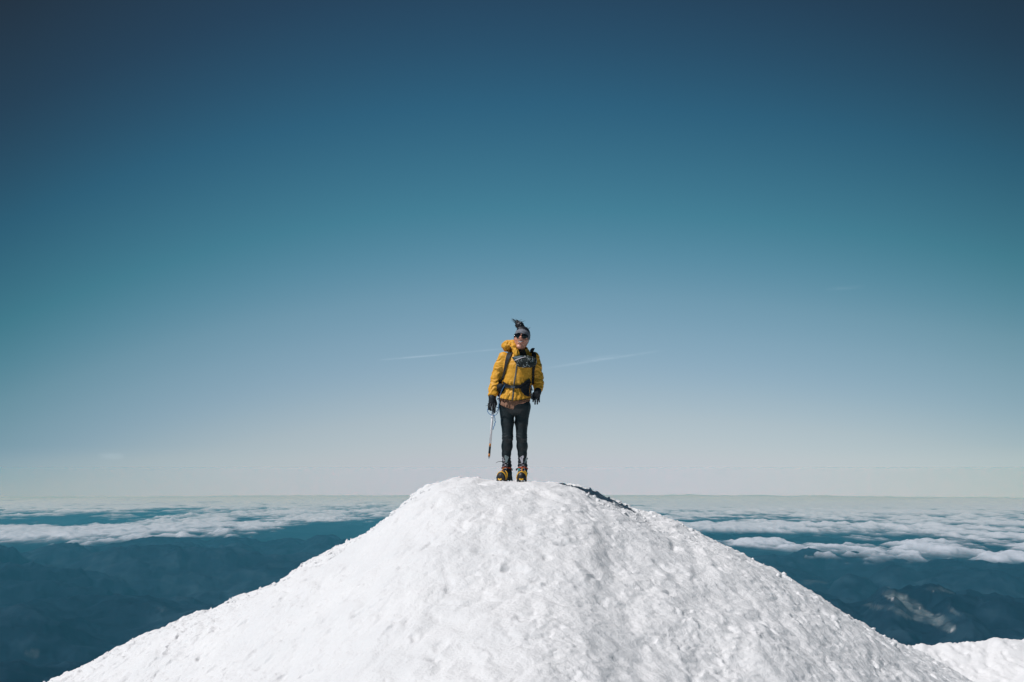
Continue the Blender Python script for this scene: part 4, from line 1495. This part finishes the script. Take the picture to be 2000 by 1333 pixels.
# ---- backpack: sack behind, straps and belt over the jacket
def backpack():
    base = ORG + L(1010, 775, .2)
    root = empty("backpack", tuple(base), "black backpack on the climber's back, straps and belt over the yellow jacket", "backpack")
    off = L(1010, 775, .2)

    def sack(P_):
        d = rbox(P_, L(1013, 728, .235), (.145, .105, .235), .06)
        d = smin(d, rbox(P_, L(1013, 690, .25), (.12, .09, .06), .04), .03)
        return d - .004 * noise_d(P_, 14, 15) - .002 * np.sin(P_[..., 2] * 60)
    objs = [sdf_mesh("sack", sack, (-.16, .08, .83), (.26, .40, 1.50), .009, MAT['pack'], root)]
    objs.append(ribbon_on("shoulder_strap", jacket_plain, [(1000, 680), (997.5, 687), (993, 697), (988.5, 712), (985, 728), (981, 743), (978, 752)], [6.5, 8.2, 8.5, 5.5, 4, 3.6, 4], MAT['black'], root, lift=.014, thick=.010, n=50))
    objs.append(ribbon_on("shoulder_strap", jacket_plain, [(1036, 684), (1041, 688), (1043, 697), (1043, 712), (1041.5, 728), (1041, 742), (1040, 752)], [6, 8, 8.5, 6, 4.5, 4.2, 4.5], MAT['black'], root, lift=.014, thick=.010, n=50))
    # loops of the straps over the shoulders
    for pts, w in (([L(1000, 682, -.06), L(999, 677, -.01), L(1001, 678, .06), L(1003, 690, .15)], .02), ([L(1038, 686, -.05), L(1041, 681.5, 0.0), L(1040, 683, .07), L(1036, 692, .15)], .021)):
        objs.append(tube("strap_loop", resample(pts, 16), w, MAT['black'], root, seg=10, flat=.42))
    objs.append(ribbon_on("strap_adjuster", jacket_plain, [(995.3, 688.5), (994.2, 691)], [2, 2], MAT['silver'], root, lift=.026, thick=.006, n=5, m=3))
    objs.append(ribbon_on("strap_adjuster", jacket_plain, [(1041.2, 686), (1042.4, 687)], [2, 2], MAT['silver'], root, lift=.026, thick=.006, n=5, m=3))
    objs.append(ribbon_on("hip_belt", jacket_plain, [(975, 750), (983, 753.5), (992, 756.3), (1003, 758), (1016, 757.5), (1028, 754.5), (1038, 750.5)], [18, 12, 6.2, 5.2, 6.5, 16, 20], MAT['black'], root, lift=.010, thick=.008, n=70))
    objs.append(ribbon_on("hip_pad", jacket_plain, [(1018, 760), (1028, 763), (1039, 762)], [8, 24, 28], MAT['pack'], root, lift=.012, thick=.018, n=20))  # pad widened to cover the shadow beside the belt as well
    objs.append(ribbon_on("hip_pad", jacket_plain, [(973.5, 758), (978, 758), (985, 757)], [30, 24, 9], MAT['pack'], root, lift=.010, thick=.018, n=20))
    objs.append(ribbon_on("belt_buckle", jacket_plain, [(997.5, 757.6), (1002, 758), (1006, 758.1)], [4.6, 5.0, 4.6], MAT['zip'], root, lift=.020, thick=.008, n=12))
    # wing of the belt seen between arm and hip
    def wing(P_):
        d = chain(P_, [L(979, 757, -.08), L(974.5, 758, .0), L(978, 757, .12)], [.036, .046, .046], .02)
        d = smin(d, cone(P_, L(976.0, 748, .03), L(975.5, 770, .05), .034, .030), .02)
        return d
    objs.append(sdf_mesh("belt_wing", wing, L(964, 782, -.14), L(990, 742, .18), .006, MAT['pack'], root))
    objs.append(tube("compression_strap", resample([L(975, 751, -.02), L(979, 745, -.05), L(982.5, 738, -.04), L(985, 731, .02)], 12), .006, MAT['black'], root, seg=8, flat=.5))
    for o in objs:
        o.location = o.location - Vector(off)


backpack()

# ---- printed pouch across the chest
def chest_pouch():
    off = L(1023, 709, -.15)
    root = empty("chest_pouch", tuple(ORG + off), "dark green and black printed pouch slung across the climber's chest", "pouch")
    yc = -.150

    def sack(P_):
        x = P_[..., 0]
        t = (x - L(1023, 0)[0]) / M_PX
        zt = L(0, 697.5)[2] + M_PX * (-.05 * t - .006 * t * t)
        zb = L(0, 721)[2] + M_PX * np.interp(t, [-24, -20, -11, 0, 12, 22, 25], [21, 14, 1.5, 0, 0, 4, 10])
        zc, hz = (zt + zb) / 2, np.maximum((zt - zb) / 2, .004)
        ycur = yc + .9 * np.clip(np.abs(t) * M_PX - .03, 0, 1) ** 2 * 5
        q = np.sqrt(((P_[..., 2] - zc) / hz) ** 2 + ((P_[..., 1] - ycur) / .034) ** 2 * 1.0)
        d = (q - 1) * .030
        d = smax(d, np.abs(t + .0) * M_PX - 24.3 * M_PX, .012)
        return d - .003 * noise_d(P_, 18, 16)
    objs = [sdf_mesh("pouch_body", sack, L(996, 727, -.24), L(1050, 690, -.03), .0042, MAT['print'], root)]
    objs.append(ribbon_on("pouch_zip", sack, [(1001.5, 707), (1006, 706.5), (1012, 704.5), (1019, 702), (1026, 700.5)], [1.0, 1.4, 1.6, 1.3, .8], MAT['pale'], root, lift=.001, thick=.003, n=24, m=3))
    objs.append(ribbon_on("pouch_panel", sack, [(1002, 702.5), (1008, 702.3), (1015, 700.3), (1020, 699)], [7, 6, 4.5, 2.5], MAT['teal'], root, lift=.001, thick=.003, n=20, m=5))
    objs.append(ribbon_on("snap", sack, [(1017.5, 690.0), (1018.8, 690.0)], [1.4, 1.4], MAT['yellow'], root, lift=.001, thick=.003, n=4, m=3))
    objs[-1].location.y = .0
    for o in objs:
        o.location = o.location - Vector(off)


chest_pouch()

# ---- ice axe
def ice_axe():
    A = L(963.6, 796, -.066); B_ = L(955.6, 892, -.075)
    off = B_.copy()
    root = empty("ice_axe", tuple(ORG + off), "silver ice axe with blue cord held by its head at the climber's side", "ice axe")
    ax_ = (B_ - A); ln = np.linalg.norm(ax_); ax_ = ax_ / ln
    def S(t):
        return A + ax_ * ln * t - off
    tube("shaft", np.array([S(-.02), S(.3), S(.74)]), .0122, MAT['shaft'], root, seg=14, flat=1.15)
    tube("band", np.array([S(.735), S(.805)]), .0112, MAT['orange'], root, seg=14, flat=1.2)
    tube("grip", np.array([S(.80), S(.82), S(.88), S(.93), S(.948)]), [.0112, .0118, .0112, .0118, .0112], MAT['rubber'], root, seg=14, flat=1.2)
    tube("band", np.array([S(.945), S(1.0)]), .0114, MAT['orange'], root, seg=14, flat=1.2)
    tube("spike", np.array([S(.995), S(1.01), S(1.028), S(1.055)]), [.0100, .0098, .0060, .0012], MAT['silver'], root, seg=12, flat=.7)
    # head: pick to the left, adze to the right and back
    pk = [L(964, 795, -.066), L(958, 793.6, -.068), L(953, 793.0, -.071), L(948.6, 794.2, -.073)]
    tube("pick", resample(pk, 18) - off, np.linspace(.0085, .0022, 18), MAT['steel'], root, seg=8, flat=.55)
    ad = [L(963, 795, -.066), L(969, 796.0, -.062), L(974.6, 797.8, -.058)]
    tube("adze", resample(ad, 12) - off, np.linspace(.0080, .0150, 12), MAT['steel'], root, seg=8, flat=.28)
    tube("head_collar", np.array([S(-.05), S(.06)]), [.0125, .0105], MAT['steel'], root, seg=12)
    # blue leash: loop under the hand, wrap on the shaft, and the run up to the harness
    loop = [L(957, 797, -.075), L(953.2, 799, -.080), L(952.4, 804, -.085), L(956, 809.5, -.090), L(962, 812.6, -.095), L(968.5, 811.5, -.090), L(972.6, 806, -.080), L(973.6, 799, -.070), L(970, 796, -.060)]
    tube("leash", resample(loop, 50) - off, .0034, MAT['blue'], root, seg=7)
    wrap = []
    for i in range(60):
        t = .16 + .30 * i / 59; a = i * .42
        p = A + ax_ * ln * t
        r_ = .004 + .008 * math.sin(i * .16) ** 2
        wrap.append(p + np.array([.019 + .016 * math.sin(math.pi * i / 59) ** 2 * (1 + .3 * math.sin(i * .5)), -.010, .0]) - off)
    tube("leash", np.array(wrap), .0036, MAT['blue'], root, seg=6)
    up = [L(969, 806, -.07), L(973, 800, -.09), L(974.5, 790, -.12), L(976, 779, -.140), L(979.5, 767, -.150), L(986, 754, -.155)]
    tube("leash", resample(up, 40) - off, .0052, MAT['blue'], root, seg=8, flat=.5)
    lk = [L(971.5, 781.5, -.13), L(974, 780.2, -.14), L(977, 779.5, -.145)]
    tube("leash_clip", resample(lk, 10) - off, .0060, MAT['steel'], root, seg=8)


ice_axe()
